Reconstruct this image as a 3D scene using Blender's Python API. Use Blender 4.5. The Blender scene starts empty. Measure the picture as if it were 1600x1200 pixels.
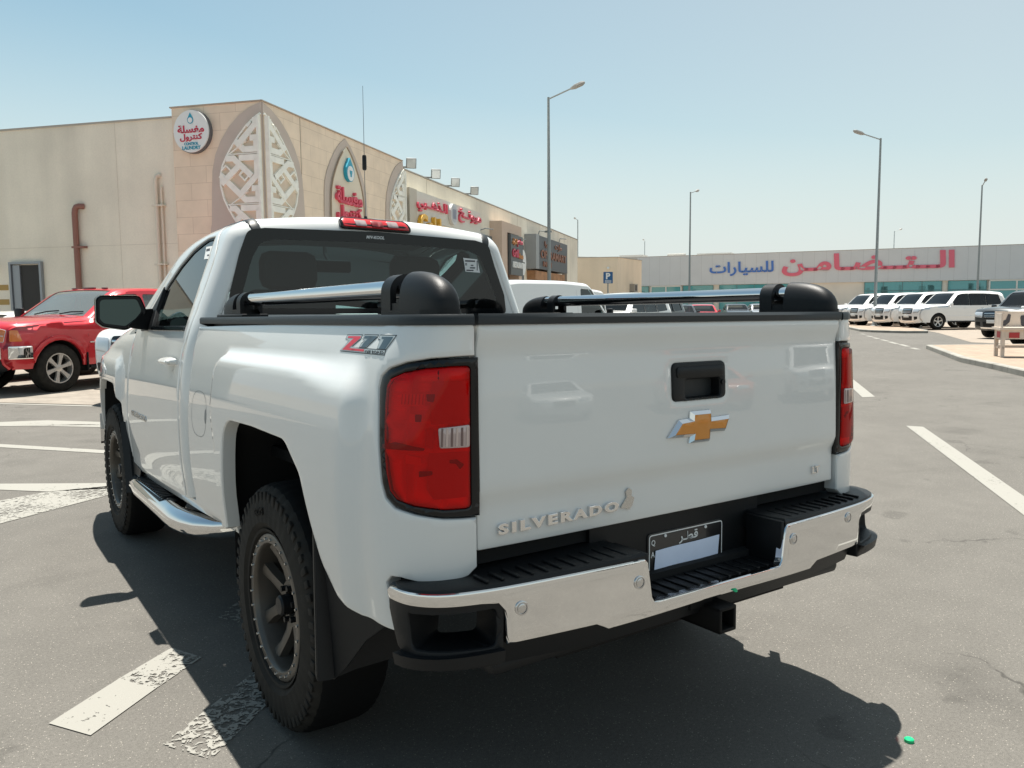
import bpy, bmesh, math, random
import numpy as np
from mathutils import Vector, Matrix
from mathutils.geometry import delaunay_2d_cdt
SC = bpy.context.scene
COL = SC.collection
R_ = math.radians
# ---------------------------------------------------------------- camera
CAMP = (-1.856, -1.6949, 1.475); PITCH, YAW, ROLL, FPX = 5.5, 34.9158, -0.5, 1272.5
def cam_axes(pitch, yaw, roll):
    p, y, r = map(math.radians, (pitch, yaw, roll))
    F = Vector((math.sin(y)*math.cos(p), math.cos(y)*math.cos(p), -math.sin(p)))
    R = Vector((math.cos(y), -math.sin(y), 0)); U = R.cross(F)
    return R*math.cos(r)+U*math.sin(r), U*math.cos(r)-R*math.sin(r), F
RA, UA, FA = cam_axes(PITCH, YAW, ROLL)
cd = bpy.data.cameras.new('camera'); cam = bpy.data.objects.new('camera', cd); COL.objects.link(cam)
cam.matrix_world = Matrix(((RA.x, UA.x, -FA.x, CAMP[0]), (RA.y, UA.y, -FA.y, CAMP[1]), (RA.z, UA.z, -FA.z, CAMP[2]), (0, 0, 0, 1)))
cd.sensor_width = 36; cd.lens = FPX/1600*36; cd.clip_start = .05; cd.clip_end = 3000
SC.camera = cam
# ---------------------------------------------------------------- light
SUN = Vector((.13, .25, 1)).normalized()
SEL = math.asin(SUN.z); SAZ = math.atan2(SUN.x, SUN.y)
w = bpy.data.worlds.new('World'); SC.world = w; w.use_nodes = True
nt = w.node_tree; bg = nt.nodes['Background']
sky = nt.nodes.new('ShaderNodeTexSky'); sky.sky_type = 'NISHITA'; sky.sun_disc = False
sky.sun_elevation = SEL; sky.sun_rotation = SAZ; sky.altitude = 0
sky.air_density = 1.0; sky.dust_density = .8; sky.ozone_density = 1.0
tint = nt.nodes.new('ShaderNodeMix'); tint.data_type = 'RGBA'; tint.blend_type = 'MULTIPLY'; tint.inputs[0].default_value = 1; tint.inputs[7].default_value = (1.30, 1.42, 1.15, 1)
nt.links.new(sky.outputs[0], tint.inputs[6])
# dusty Gulf haze: whitens towards the horizon and towards the right of the view
tcw = nt.nodes.new('ShaderNodeTexCoord'); sxyz = nt.nodes.new('ShaderNodeSeparateXYZ'); nt.links.new(tcw.outputs['Generated'], sxyz.inputs[0])
he = nt.nodes.new('ShaderNodeMapRange'); he.inputs[1].default_value = 0; he.inputs[2].default_value = .36; he.inputs[3].default_value = .92; he.inputs[4].default_value = .0; he.interpolation_type = 'SMOOTHSTEP'; nt.links.new(sxyz.outputs[2], he.inputs[0])
dp_ = nt.nodes.new('ShaderNodeVectorMath'); dp_.operation = 'DOT_PRODUCT'; dp_.inputs[1].default_value = (.90, -.42, 0); nt.links.new(tcw.outputs['Generated'], dp_.inputs[0])
ha = nt.nodes.new('ShaderNodeMapRange'); ha.inputs[1].default_value = -.30; ha.inputs[2].default_value = .60; ha.inputs[3].default_value = 0; ha.inputs[4].default_value = .50; nt.links.new(dp_.outputs['Value'], ha.inputs[0])
mxw = nt.nodes.new('ShaderNodeMath'); mxw.operation = 'MAXIMUM'; nt.links.new(he.outputs[0], mxw.inputs[0]); nt.links.new(ha.outputs[0], mxw.inputs[1])
hz_ = nt.nodes.new('ShaderNodeMix'); hz_.data_type = 'RGBA'; nt.links.new(mxw.outputs[0], hz_.inputs[0]); nt.links.new(tint.outputs[2], hz_.inputs[6]); hz_.inputs[7].default_value = (6.85, 7.25, 7.25, 1)
nt.links.new(hz_.outputs[2], bg.inputs[0]); bg.inputs[1].default_value = .053
sl = bpy.data.lights.new('sun', 'SUN'); sl.energy = 4.8; sl.angle = R_(.5); sl.color = (1, .955, .88)
so = bpy.data.objects.new('sun', sl); COL.objects.link(so)
so.rotation_euler = SUN.to_track_quat('Z', 'Y').to_euler(); so.location = (0, 0, 30)
SC.view_settings.view_transform = 'Standard'; SC.view_settings.look = 'None'
SC.view_settings.exposure = 1.05; SC.view_settings.gamma = 1
SC.cycles.max_bounces = 8; SC.cycles.transparent_max_bounces = 12
# ---------------------------------------------------------------- materials
MATS = {}
def mat(name, col=(.5, .5, .5), rough=.5, metal=0., coat=0., coat_r=.03, spec=.5, noise=0., nscale=20, bump=0., bscale=200, emit=None):
    if name in MATS: return MATS[name]
    m = bpy.data.materials.new(name); m.use_nodes = True; MATS[name] = m
    N = m.node_tree; b = N.nodes['Principled BSDF']
    b.inputs['Base Color'].default_value = (*col, 1); b.inputs['Roughness'].default_value = rough
    b.inputs['Metallic'].default_value = metal; b.inputs['Coat Weight'].default_value = coat
    b.inputs['Coat Roughness'].default_value = coat_r; b.inputs['Specular IOR Level'].default_value = spec
    if noise or bump:
        tc = N.nodes.new('ShaderNodeTexCoord')
    if noise:
        n = N.nodes.new('ShaderNodeTexNoise'); n.inputs['Scale'].default_value = nscale; n.inputs['Detail'].default_value = 6
        N.links.new(tc.outputs['Object'], n.inputs['Vector'])
        r = N.nodes.new('ShaderNodeMapRange'); r.inputs['From Min'].default_value = .3; r.inputs['From Max'].default_value = .7
        r.inputs['To Min'].default_value = 1-noise; r.inputs['To Max'].default_value = 1+noise
        N.links.new(n.outputs[0], r.inputs[0])
        mx = N.nodes.new('ShaderNodeMix'); mx.data_type = 'RGBA'; mx.blend_type = 'MULTIPLY'; mx.inputs[0].default_value = 1
        mx.inputs[6].default_value = (*col, 1); N.links.new(r.outputs[0], mx.inputs[7])
        N.links.new(mx.outputs[2], b.inputs['Base Color'])
    if bump:
        n2 = N.nodes.new('ShaderNodeTexNoise'); n2.inputs['Scale'].default_value = bscale; n2.inputs['Detail'].default_value = 3
        N.links.new(tc.outputs['Object'], n2.inputs['Vector'])
        bp = N.nodes.new('ShaderNodeBump'); bp.inputs['Strength'].default_value = bump; bp.inputs['Distance'].default_value = .002
        N.links.new(n2.outputs[0], bp.inputs['Height']); N.links.new(bp.outputs[0], b.inputs['Normal'])
    return m
def glass(name, tint, refl=1.0, rough=0.0, dif=None, difw=0.):
    if name in MATS: return MATS[name]
    m = bpy.data.materials.new(name); m.use_nodes = True; MATS[name] = m
    N = m.node_tree; N.nodes.clear(); out = N.nodes.new('ShaderNodeOutputMaterial')
    t = N.nodes.new('ShaderNodeBsdfTransparent'); t.inputs[0].default_value = (*tint, 1)
    g = N.nodes.new('ShaderNodeBsdfGlossy'); g.inputs['Roughness'].default_value = rough; g.inputs[0].default_value = (refl, refl, refl, 1)
    f = N.nodes.new('ShaderNodeFresnel'); f.inputs[0].default_value = 1.5
    x = N.nodes.new('ShaderNodeMixShader'); N.links.new(f.outputs[0], x.inputs[0])
    base = t
    if dif:
        d = N.nodes.new('ShaderNodeBsdfDiffuse'); d.inputs[0].default_value = (*dif, 1)
        y = N.nodes.new('ShaderNodeMixShader'); y.inputs[0].default_value = difw
        N.links.new(t.outputs[0], y.inputs[1]); N.links.new(d.outputs[0], y.inputs[2]); base = y
    N.links.new(base.outputs[0], x.inputs[1]); N.links.new(g.outputs[0], x.inputs[2]); N.links.new(x.outputs[0], out.inputs[0])
    return m
# ---------------------------------------------------------------- mesh helpers
def tag(o, label=None, cat=None, group=None, kind=None):
    if label: o['label'] = label
    if cat: o['category'] = cat
    if group: o['group'] = group
    if kind: o['kind'] = kind
    return o
def empty(name, loc=(0, 0, 0), rz=0, label=None, cat=None, group=None):
    o = bpy.data.objects.new(name, None); COL.objects.link(o); o.location = loc; o.rotation_euler = (0, 0, rz)
    o.empty_display_size = .2
    return tag(o, label, cat, group)
def copy_tree(o, parent=None):
    c = o.copy(); COL.objects.link(c)
    if parent: c.parent = parent
    for ch in list(o.children): copy_tree(ch, c)
    return c
class MB:
    """collects shapes into one mesh"""
    def __init__(s): s.v = []; s.f = []; s.m = []; s.sm = []
    def add(s, verts, faces, mi=0, smooth=False):
        k = len(s.v); s.v += [tuple(p) for p in verts]; s.f += [tuple(i+k for i in f) for f in faces]
        s.m += [mi]*len(faces); s.sm += [smooth]*len(faces); return s
    def box(s, c, d, mi=0, rot=None, bev=0.):
        x, y, z = d[0]/2, d[1]/2, d[2]/2
        if bev > 0:
            b = min(bev, x*.98, y*.98, z*.98); bm = bmesh.new(); bmesh.ops.create_cube(bm, size=1)
            for v in bm.verts: v.co = Vector((v.co.x*2*x, v.co.y*2*y, v.co.z*2*z))
            bmesh.ops.bevel(bm, geom=list(bm.edges), offset=b, segments=2, affect='EDGES', profile=.5)
            bm.verts.index_update(); P = [v.co.copy() for v in bm.verts]; F = [tuple(v.index for v in f.verts) for f in bm.faces]; bm.free()
        else:
            P = [Vector((a*x, b2*y, c2*z)) for a in (-1, 1) for b2 in (-1, 1) for c2 in (-1, 1)]
            F = [(0, 1, 3, 2), (4, 6, 7, 5), (0, 4, 5, 1), (2, 3, 7, 6), (0, 2, 6, 4), (1, 5, 7, 3)]
        if rot is not None: P = [rot @ p for p in P]
        c = Vector(c); return s.add([p+c for p in P], F, mi, bev > 0)
    def prism(s, pts, fn, d, mi=0, smooth=False):
        """2-D polygon pts, fn(u,v,w)->3-D, extruded from w=0 to w=d"""
        n = len(pts); A = [fn(u, v, 0) for u, v in pts]; B = [fn(u, v, d) for u, v in pts]
        F = [tuple(range(n)), tuple(range(2*n-1, n-1, -1))]+[(i, i+n, (i+1) % n+n, (i+1) % n) for i in range(n)]
        return s.add(A+B, F, mi, smooth)
    def tube(s, path, r, seg=12, mi=0, caps=True, smooth=True):
        path = [Vector(p) for p in path]; n = len(path); rs = r if isinstance(r, (list, tuple)) else [r]*n
        T = []
        for i in range(n):
            t = (path[min(i+1, n-1)]-path[max(i-1, 0)]); T.append(t.normalized())
        ref = Vector((0, 0, 1)) if abs(T[0].z) < .9 else Vector((1, 0, 0))
        a = (ref-T[0]*ref.dot(T[0])).normalized(); V = []
        for i in range(n):
            a = (a-T[i]*a.dot(T[i])).normalized(); b = T[i].cross(a)
            for k in range(seg):
                g = 2*math.pi*k/seg; V.append(path[i]+(a*math.cos(g)+b*math.sin(g))*rs[i])
        F = [(i*seg+k, i*seg+(k+1) % seg, (i+1)*seg+(k+1) % seg, (i+1)*seg+k) for i in range(n-1) for k in range(seg)]
        s.add(V, F, mi, smooth)
        if caps:
            s.add(V[:seg], [tuple(range(seg-1, -1, -1))], mi); s.add(V[-seg:], [tuple(range(seg))], mi)
        return s
    def cyl(s, a, b, r, seg=16, mi=0, r2=None):
        return s.tube([a, b], [r, r if r2 is None else r2], seg, mi)
    def lathe(s, prof, o, axis, seg=32, mi=0, mod=None, smooth=True, closed=False):
        """prof [(r,h)] about axis through o"""
        ax = Vector(axis).normalized(); ref = Vector((0, 0, 1)) if abs(ax.z) < .9 else Vector((1, 0, 0))
        a = (ref-ax*ref.dot(ax)).normalized(); b = ax.cross(a); o = Vector(o); V = []; n = len(prof)
        for k in range(seg):
            g = 2*math.pi*k/seg; d = a*math.cos(g)+b*math.sin(g)
            for j, (r, h) in enumerate(prof):
                rr, hh = (r, h) if mod is None else mod(k, j, r, h)
                V.append(o+d*rr+ax*hh)
        F = []
        for k in range(seg):
            k2 = (k+1) % seg
            for j in range(n-1): F.append((k*n+j, k2*n+j, k2*n+j+1, k*n+j+1))
        return s.add(V, F, mi, smooth)
    def grid(s, rows, mi=0, smooth=True, flip=False):
        n = len(rows[0]); V = [p for r in rows for p in r]
        F = [(i*n+j, i*n+j+1, (i+1)*n+j+1, (i+1)*n+j) for i in range(len(rows)-1) for j in range(n-1)]
        if flip: F = [f[::-1] for f in F]
        return s.add(V, F, mi, smooth)
    def mirror_x(s):
        k = len(s.v); nv = [(-x, y, z) for x, y, z in s.v]; nf = [tuple(i+k for i in f[::-1]) for f in s.f]
        s.v += nv; s.f += nf; s.m += s.m[:]; s.sm += s.sm[:]; return s
    def build(s, name, mats, parent=None, loc=None, sharp=40, weld=False):
        me = bpy.data.meshes.new(name); me.from_pydata(s.v, [], s.f)
        if not isinstance(mats, (list, tuple)): mats = [mats]
        for m in mats: me.materials.append(m)
        me.polygons.foreach_set('material_index', s.m); me.polygons.foreach_set('use_smooth', s.sm)
        me.update()
        if weld:
            bm = bmesh.new(); bm.from_mesh(me); bmesh.ops.remove_doubles(bm, verts=bm.verts, dist=.0006)
            bmesh.ops.recalc_face_normals(bm, faces=bm.faces); bm.to_mesh(me); bm.free()
        if any(s.sm): me.set_sharp_from_angle(angle=R_(sharp))
        o = bpy.data.objects.new(name, me); COL.objects.link(o)
        if parent: o.parent = parent
        if loc: o.location = loc
        return o
def in_poly(P, poly):
    poly = np.asarray(poly); x, y = P[:, 0], P[:, 1]; c = np.zeros(len(P), bool); n = len(poly)
    for i in range(n):
        x1, y1 = poly[i]; x2, y2 = poly[(i+1) % n]
        if y1 == y2: continue
        k = ((y1 > y) != (y2 > y)) & (x < (x2-x1)*(y-y1)/(y2-y1)+x1); c ^= k
    return c
def dist_poly(P, poly):
    poly = np.asarray(poly); d = np.full(len(P), 1e9); n = len(poly)
    for i in range(n):
        a = poly[i]; b = poly[(i+1) % n]; ab = b-a; L = ab@ab
        if L < 1e-14: continue
        t = np.clip(((P-a)@ab)/L, 0, 1); q = a+t[:, None]*ab; d = np.minimum(d, np.hypot(*(P-q).T))
    return d
def area2(p): return sum(p[i][0]*p[(i+1) % len(p)][1]-p[(i+1) % len(p)][0]*p[i][1] for i in range(len(p)))/2
def resample(poly, h):
    out = []; n = len(poly)
    for i in range(n):
        a = np.array(poly[i], float); b = np.array(poly[(i+1) % n], float); L = np.hypot(*(b-a)); k = max(1, int(math.ceil(L/h-.01)))
        for j in range(k): out.append(tuple(a+(b-a)*j/k))
    return out
def offset_in(poly, d):
    """poly ccw -> inward offset"""
    n = len(poly); out = []
    for i in range(n):
        p0 = np.array(poly[i-1]); p1 = np.array(poly[i]); p2 = np.array(poly[(i+1) % n])
        e1 = p1-p0; e2 = p2-p1; e1 = e1/(np.hypot(*e1)+1e-12); e2 = e2/(np.hypot(*e2)+1e-12)
        n1 = np.array((-e1[1], e1[0])); n2 = np.array((-e2[1], e2[0])); m = n1+n2; L = m@m
        m = m*2/L if L > .5 else n1
        out.append(tuple(p1+m*d))
    return out
def rpoly(pts, r=.02, seg=5):
    """round the corners; pts may carry own radius (x,y,r)"""
    out = []; n = len(pts)
    for i in range(n):
        a = np.array(pts[i-1][:2], float); b = np.array(pts[i][:2], float); c = np.array(pts[(i+1) % n][:2], float)
        rr = pts[i][2] if len(pts[i]) > 2 else r
        u = a-b; v = c-b; lu = np.hypot(*u); lv = np.hypot(*v); u /= lu; v /= lv
        ang = math.acos(max(-1, min(1, float(u@v))))
        if rr <= 0 or ang > 3.05: out.append(tuple(b)); continue
        t = min(rr/math.tan(ang/2), lu*.49, lv*.49); p0 = b+u*t; p1 = b+v*t
        for k in range(seg+1):
            s = k/seg; out.append(tuple((1-s)**2*p0+2*s*(1-s)*b+s*s*p1))
    return out
def panel(mb, outline, fn, h=.04, holes=(), r=.006, skirt=.02, mi=0, off=0., flip=False, hole_skirt=None, outskirt=True):
    """curved sheet-metal panel: outline/holes in (u,v), fn(u,v)->(x,y,z) on the outer surface. Edge rounding r, skirt turned inwards."""
    def P3(u, v): return np.array(fn(u, v), float)
    e = 1e-3
    def PN(u, v):
        p = P3(u, v); n = np.cross(P3(u+e, v)-P3(u-e, v), P3(u, v+e)-P3(u, v-e)); L = np.linalg.norm(n)
        n = n/L if L > 1e-12 else np.array((0, 0, 1.)); n = -n if flip else n
        return p+n*off, n
    out = resample(list(outline), h)
    if area2(out) < 0: out = out[::-1]
    hs = []
    for q in holes:
        q = resample(list(q), h)
        if area2(q) > 0: q = q[::-1]
        hs.append(q)
    loops = [out]+hs; V2 = []; E = []; D = []; loop_idx = []
    for lp in loops:
        k = len(V2); n = len(lp); V2 += lp; D += [0.]*n; E += [(k+i, k+(i+1) % n) for i in range(n)]; loop_idx.append(list(range(k, k+n)))
        if r > 0:
            for fr in (.35, 1.):
                q = offset_in(lp, r*fr); k = len(V2); V2 += q; D += [r*fr]*n
    xs_ = [p[0] for p in out]; ys_ = [p[1] for p in out]
    gx = np.arange(min(xs_)+h*.5, max(xs_), h); gy = np.arange(min(ys_)+h*.5, max(ys_), h)
    G = np.array([(a+(h*.0 if j % 2 else 0), b) for j, b in enumerate(gy) for a in gx]) if len(gx) and len(gy) else np.zeros((0, 2))
    if len(G):
        k = in_poly(G, out) & (dist_poly(G, out) > r+h*.38); G = G[k]
        for q in hs:
            if len(G): k = ~in_poly(G, q) & (dist_poly(G, q) > r+h*.38); G = G[k]
    V2 += [tuple(p) for p in G]; D += [1e3]*len(G)
    vs, es, fs, ov, oe, of = delaunay_2d_cdt([Vector(p) for p in V2], E, [], 0, 1e-7)
    cen = np.array([[sum(vs[i][0] for i in f)/len(f), sum(vs[i][1] for i in f)/len(f)] for f in fs])
    ok = in_poly(cen, out)
    for q in hs: ok &= ~in_poly(cen, q)
    pos = []; nor = []; back = {}
    for i, v in enumerate(vs):
        d = min([D[j] for j in ov[i]] or [1e3]); p, n = PN(v[0], v[1])
        if r > 0 and d < r: p = p-n*(r-math.sqrt(max(0, r*r-(r-d)**2)))*.9
        pos.append(p); nor.append(n)
        for j in ov[i]: back[j] = i
    base = len(mb.v); mb.v += [tuple(p) for p in pos]
    for f, o in zip(fs, ok):
        if not o: continue
        f = list(f); a = area2([vs[i] for i in f])
        if (a < 0) != flip: f = f[::-1]
        mb.f.append(tuple(base+i for i in f)); mb.m.append(mi); mb.sm.append(True)
    for li, (lp, idx) in enumerate(zip(loops, loop_idx)):
        if li == 0 and not outskirt: continue
        sk = skirt if (li == 0 or hole_skirt is None) else hole_skirt
        if sk <= 0: continue
        k = len(mb.v); ids = [back[i] for i in idx]
        mb.v += [tuple(pos[i]) for i in ids]+[tuple(pos[i]-nor[i]*sk) for i in ids]; n = len(ids)
        for i in range(n):
            j = (i+1) % n; f = (k+i, k+n+i, k+n+j, k+j)
            mb.f.append(f if not flip else f[::-1]); mb.m.append(mi); mb.sm.append(False)
    return mb
# ---------------------------------------------------------------- text
AR = {'qatar': '\ufed7\ufec4\ufeae'}
def text_mb(mb, body, fn, size, depth=.01, bold=0., mi=0, align='CENTER', sx=1., arabic=False, shear=0., track=1., bevel=0.):
    """fn(u,v,w)->3-D: u along the line, v up, w out of the wall"""
    if arabic: body = body[::-1]
    c = bpy.data.curves.new('lettering', 'FONT'); c.body = body; c.size = 1; c.align_x = align; c.offset = bold
    c.resolution_u = 3; c.shear = shear; c.space_character = track; c.extrude = .5-bevel; c.bevel_depth = bevel; c.bevel_resolution = 1
    d1 = bpy.data.materials.get('_a') or bpy.data.materials.new('_a'); d2 = bpy.data.materials.get('_b') or bpy.data.materials.new('_b')
    c.materials.append(d1); c.materials.append(d2)
    for i in range(len(body)): c.body_format[i].material_index = i % 2
    o = bpy.data.objects.new('lettering', c); COL.objects.link(o)
    dg = bpy.context.evaluated_depsgraph_get(); dg.update(); me = bpy.data.meshes.new_from_object(o.evaluated_get(dg))
    V = [fn(v.co.x*size*sx, v.co.y*size, (v.co.z+.5)*depth) for v in me.vertices]
    mb.add(V, [tuple(p.vertices) for p in me.polygons], mi)
    bpy.data.objects.remove(o); bpy.data.curves.remove(c); bpy.data.meshes.remove(me)
    return mb
def plane_fn(o, ux, vx):
    o = Vector(o); ux = Vector(ux).normalized(); vx = Vector(vx).normalized(); n = ux.cross(vx)
    return lambda u, v, w=0: o+ux*u+vx*v+n*w
def circ(cx, cy, rx, ry=None, n=24, a0=0):
    ry = ry or rx
    return [(cx+rx*math.cos(a0+2*math.pi*i/n), cy+ry*math.sin(a0+2*math.pi*i/n)) for i in range(n)]
# common materials
M_white = mat('white_paint', (.675, .682, .662), .36, coat=1., coat_r=.02, noise=.02, nscale=3)
M_black = mat('black_plastic', (.007, .008, .009), .45, spec=.28, bump=.25, bscale=500)
M_blackg = mat('gloss_black', (.004, .005, .006), .12, spec=.38)
M_trim = mat('grey_trim', (.022, .026, .028), .45, spec=.35, bump=.2, bscale=400)
M_chrome = mat('chrome', (.76, .76, .76), .045, 1.)
M_steel = mat('brushed_steel', (.55, .55, .54), .25, 1.)
M_dark = mat('dark_void', (.004, .004, .004), .9)
M_tyre = mat('tyre_rubber', (.016, .0145, .012), .8, spec=.25, noise=.35, nscale=14, bump=.5, bscale=160)
M_tread_shade = mat('tyre_tread_shade', (.006, .006, .006), .85, spec=.15)  # near-black rubber: shade under the truck put into the tread colour
M_rim = mat('rim_gunmetal', (.105, .095, .082), .38, .6, noise=.12, nscale=10)
M_glass = glass('tinted_glass', (.27, .37, .38))
M_glassd = glass('dark_tinted_glass', (.09, .115, .115))
M_glassc = glass('clear_glass', (.72, .80, .76))
M_int = mat('cabin_grey', (.11, .105, .10), .8)
M_intd = mat('cabin_dark', (.03, .03, .032), .8)
# ================================================================ the white pickup
def ss(t): t = max(0., min(1., t)); return t*t*(3-2*t)
def interp(pts, x):
    n = len(pts)
    if x <= pts[0][0]: return pts[0][1]
    if x >= pts[-1][0]: return pts[-1][1]
    i = 0
    while x > pts[i+1][0]: i += 1
    x0, y0 = pts[i]; x1, y1 = pts[i+1]
    def sl(j):
        a, b = max(j-1, 0), min(j+1, n-1); return (pts[b][1]-pts[a][1])/(pts[b][0]-pts[a][0])
    h = x1-x0; t = (x-x0)/h; m0 = sl(i)*h; m1 = sl(i+1)*h
    return (2*t**3-3*t*t+1)*y0+(t**3-2*t*t+t)*m0+(-2*t**3+3*t*t)*y1+(t**3-t*t)*m1
SIDE = [(.40, .93), (.50, .95), (.58, .968), (.63, .969), (.68, .975), (.76, .984), (.88, .989), (1.0, .987), (1.10, .979), (1.16, .971), (1.24, .959), (1.32, .943), (1.38, .926), (1.42, .912)]
def rbox(y, z, y0, y1, z0, z1, r):
    qx = abs(y-(y0+y1)/2)-(y1-y0)/2+r; qz = abs(z-(z0+z1)/2)-(z1-z0)/2+r
    return math.hypot(max(qx, 0), max(qz, 0))+min(max(qx, qz), 0)-r
def xs(y, z):
    b = interp(SIDE, z)
    if y < 2.0:
        yf = 1.60-.07*ss((1.10-z)/.2); bw = .036+.07*ss((.75-y)/.4)
        b += .033*ss((-rbox(y, z, .24, yf, .2, 1.289, .10)+.3*bw)/bw)
    if y > 3.5:
        b += .026*ss((-rbox(y, z, 3.70, 6.2, .2, 1.195, .10)+.010)/.036)
        if y > 4.1: b -= .15*(y-4.1)**2
    return b
YC = .20; XE = .772
def bed(u, z):
    if u >= YC: return (xs(u, z), u, z)
    w = xs(YC, z); a = w-XE; t = max(0., min((YC-u)/.30, 1.)); th = t*math.pi/2; n = 2.3
    c = max(math.cos(th), 0.)**(2/n) if t < 1 else 0; s = math.sin(th)**(2/n)
    ex = (YC-u)-.30
    return (w-a+a*c-(max(ex, 0)), YC-YC*s, z)
ZE = [(1.9, 1.885), (2.3, 1.887), (2.5, 1.885), (2.8, 1.868), (3.03, 1.82), (3.16, 1.74), (3.3, 1.64), (3.45, 1.53), (3.6, 1.44), (3.72, 1.40)]
def cross(y, w):
    if w < 1.40: return (xs(y, w), w)
    zE = max(interp(ZE, y), 1.405); ze = max(zE-.085, 1.402)
    if w < 1.85:
        z = 1.40+(w-1.4)/.45*(ze-1.40); return (.919-.40*(z-1.40), z)
    xe = .919-.40*(ze-1.40)
    if w < 2.05:
        t = (w-1.85)/.2; h = zE-ze; p0 = (xe, ze); p1 = (xe-.4*h, zE); p2 = (xe-.17, zE+.008)
        return tuple((1-t)**2*a+2*t*(1-t)*b+t*t*c for a, b, c in zip(p0, p1, p2))
    xr = xe-.17; x = xr*(2.65-w)/.6; return (x, zE+.008+.036*(1-(x/xr)**2))
YR = 2.10; RC = .085
def cab(u, w):
    if u >= YR+RC: x, z = cross(u, w); return (x, u, z)
    a = min((YR+RC-u)/RC, math.pi/2); y = YR+RC
    x, z = cross(y, w); x1, z1 = cross(y, w+.004); x0, z0 = cross(y, w-.004)
    tx, tz = x1-x0, z1-z0; L = math.hypot(tx, tz) or 1; k = RC*(1-math.cos(a))
    return (x-tz/L*k, y-RC*math.sin(a)-max(0, (YR+RC-u)-RC*math.pi/2), z+tx/L*k)
def Ls(f): return lambda u, v: (-f(u, v)[0], *f(u, v)[1:])      # left-hand twin of a right-hand surface
def both(outline, f, **k):
    """panel on right side; mirrored copy returned as list of two MBs (left, right)"""
    a = MB(); panel(a, outline, f, **k); b = MB(); b.v = [(-x, y, z) for x, y, z in a.v]; b.f = [q[::-1] for q in a.f]; b.m = a.m[:]; b.sm = a.sm[:]
    return b, a
P0 = cam_axes(5.7952, 34.9158, .294); C0 = Vector((-1.856, -1.6949, 1.4838))
M0 = Matrix((P0[0], P0[1], P0[2])).transposed(); M1 = Matrix((RA, UA, FA)).transposed(); RW = M1 @ M0.transposed()
TM = Matrix.Translation(CAMP) @ RW.to_4x4() @ Matrix.Translation(-C0) @ Matrix.Translation((0, 1.032, .45)) @ Matrix.Rotation(-R_(1.3043), 4, 'X') @ Matrix.Translation((0, -1.032, -.45))
TI = TM.inverted()
truck = empty('pickup_truck', label='large white single-cab pickup truck seen from behind with red tail lights and chrome bumper', cat='pickup truck')
truck.matrix_world = TM
def part(mb, name, m, parent=None, **k):
    o = mb.build(name, m, parent or truck, **k); return o
# ---- bed sides
LAMP = [(-.112, .918), (-.03, .925), (.036, .938), (.09, .953), (.118, .975), (.133, 1.01), (.150, 1.10), (.166, 1.20), (.174, 1.245), (.170, 1.272), (.145, 1.292), (.09, 1.308), (.02, 1.317), (-.05, 1.320), (-.112, 1.321)]
bs = [(2.045, 1.39), (2.045, .60), (1.46, .612)] + rpoly([(1.44, .62, 0), (1.415, .80, .12), (1.375, 1.05, .11), (1.05, 1.056, .1), (.72, 1.05, .12), (.585, .965, .1), (.512, .843, .08), (.44, .73, .1), (.357, .655, .05), (.25, .628, 0)])[:-6*0 or None] \
    + [(.10, .625), (.122, .70), (.128, .755), (.112, .772), (.084, .772), (.04, .764), (-.01, .757), (-.05, .757), (-.085, .768), (-.102, .787)] + [(-.102, .914), (-.03, .921), (.038, .934), (.093, .949), (.122, .972), (.137, 1.01), (.154, 1.10), (.170, 1.20), (.178, 1.245), (.174, 1.275), (.147, 1.296), (.09, 1.312), (.02, 1.321), (-.05, 1.324), (-.102, 1.325), (-.102, 1.407)] + [(.9, 1.407)]
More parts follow.
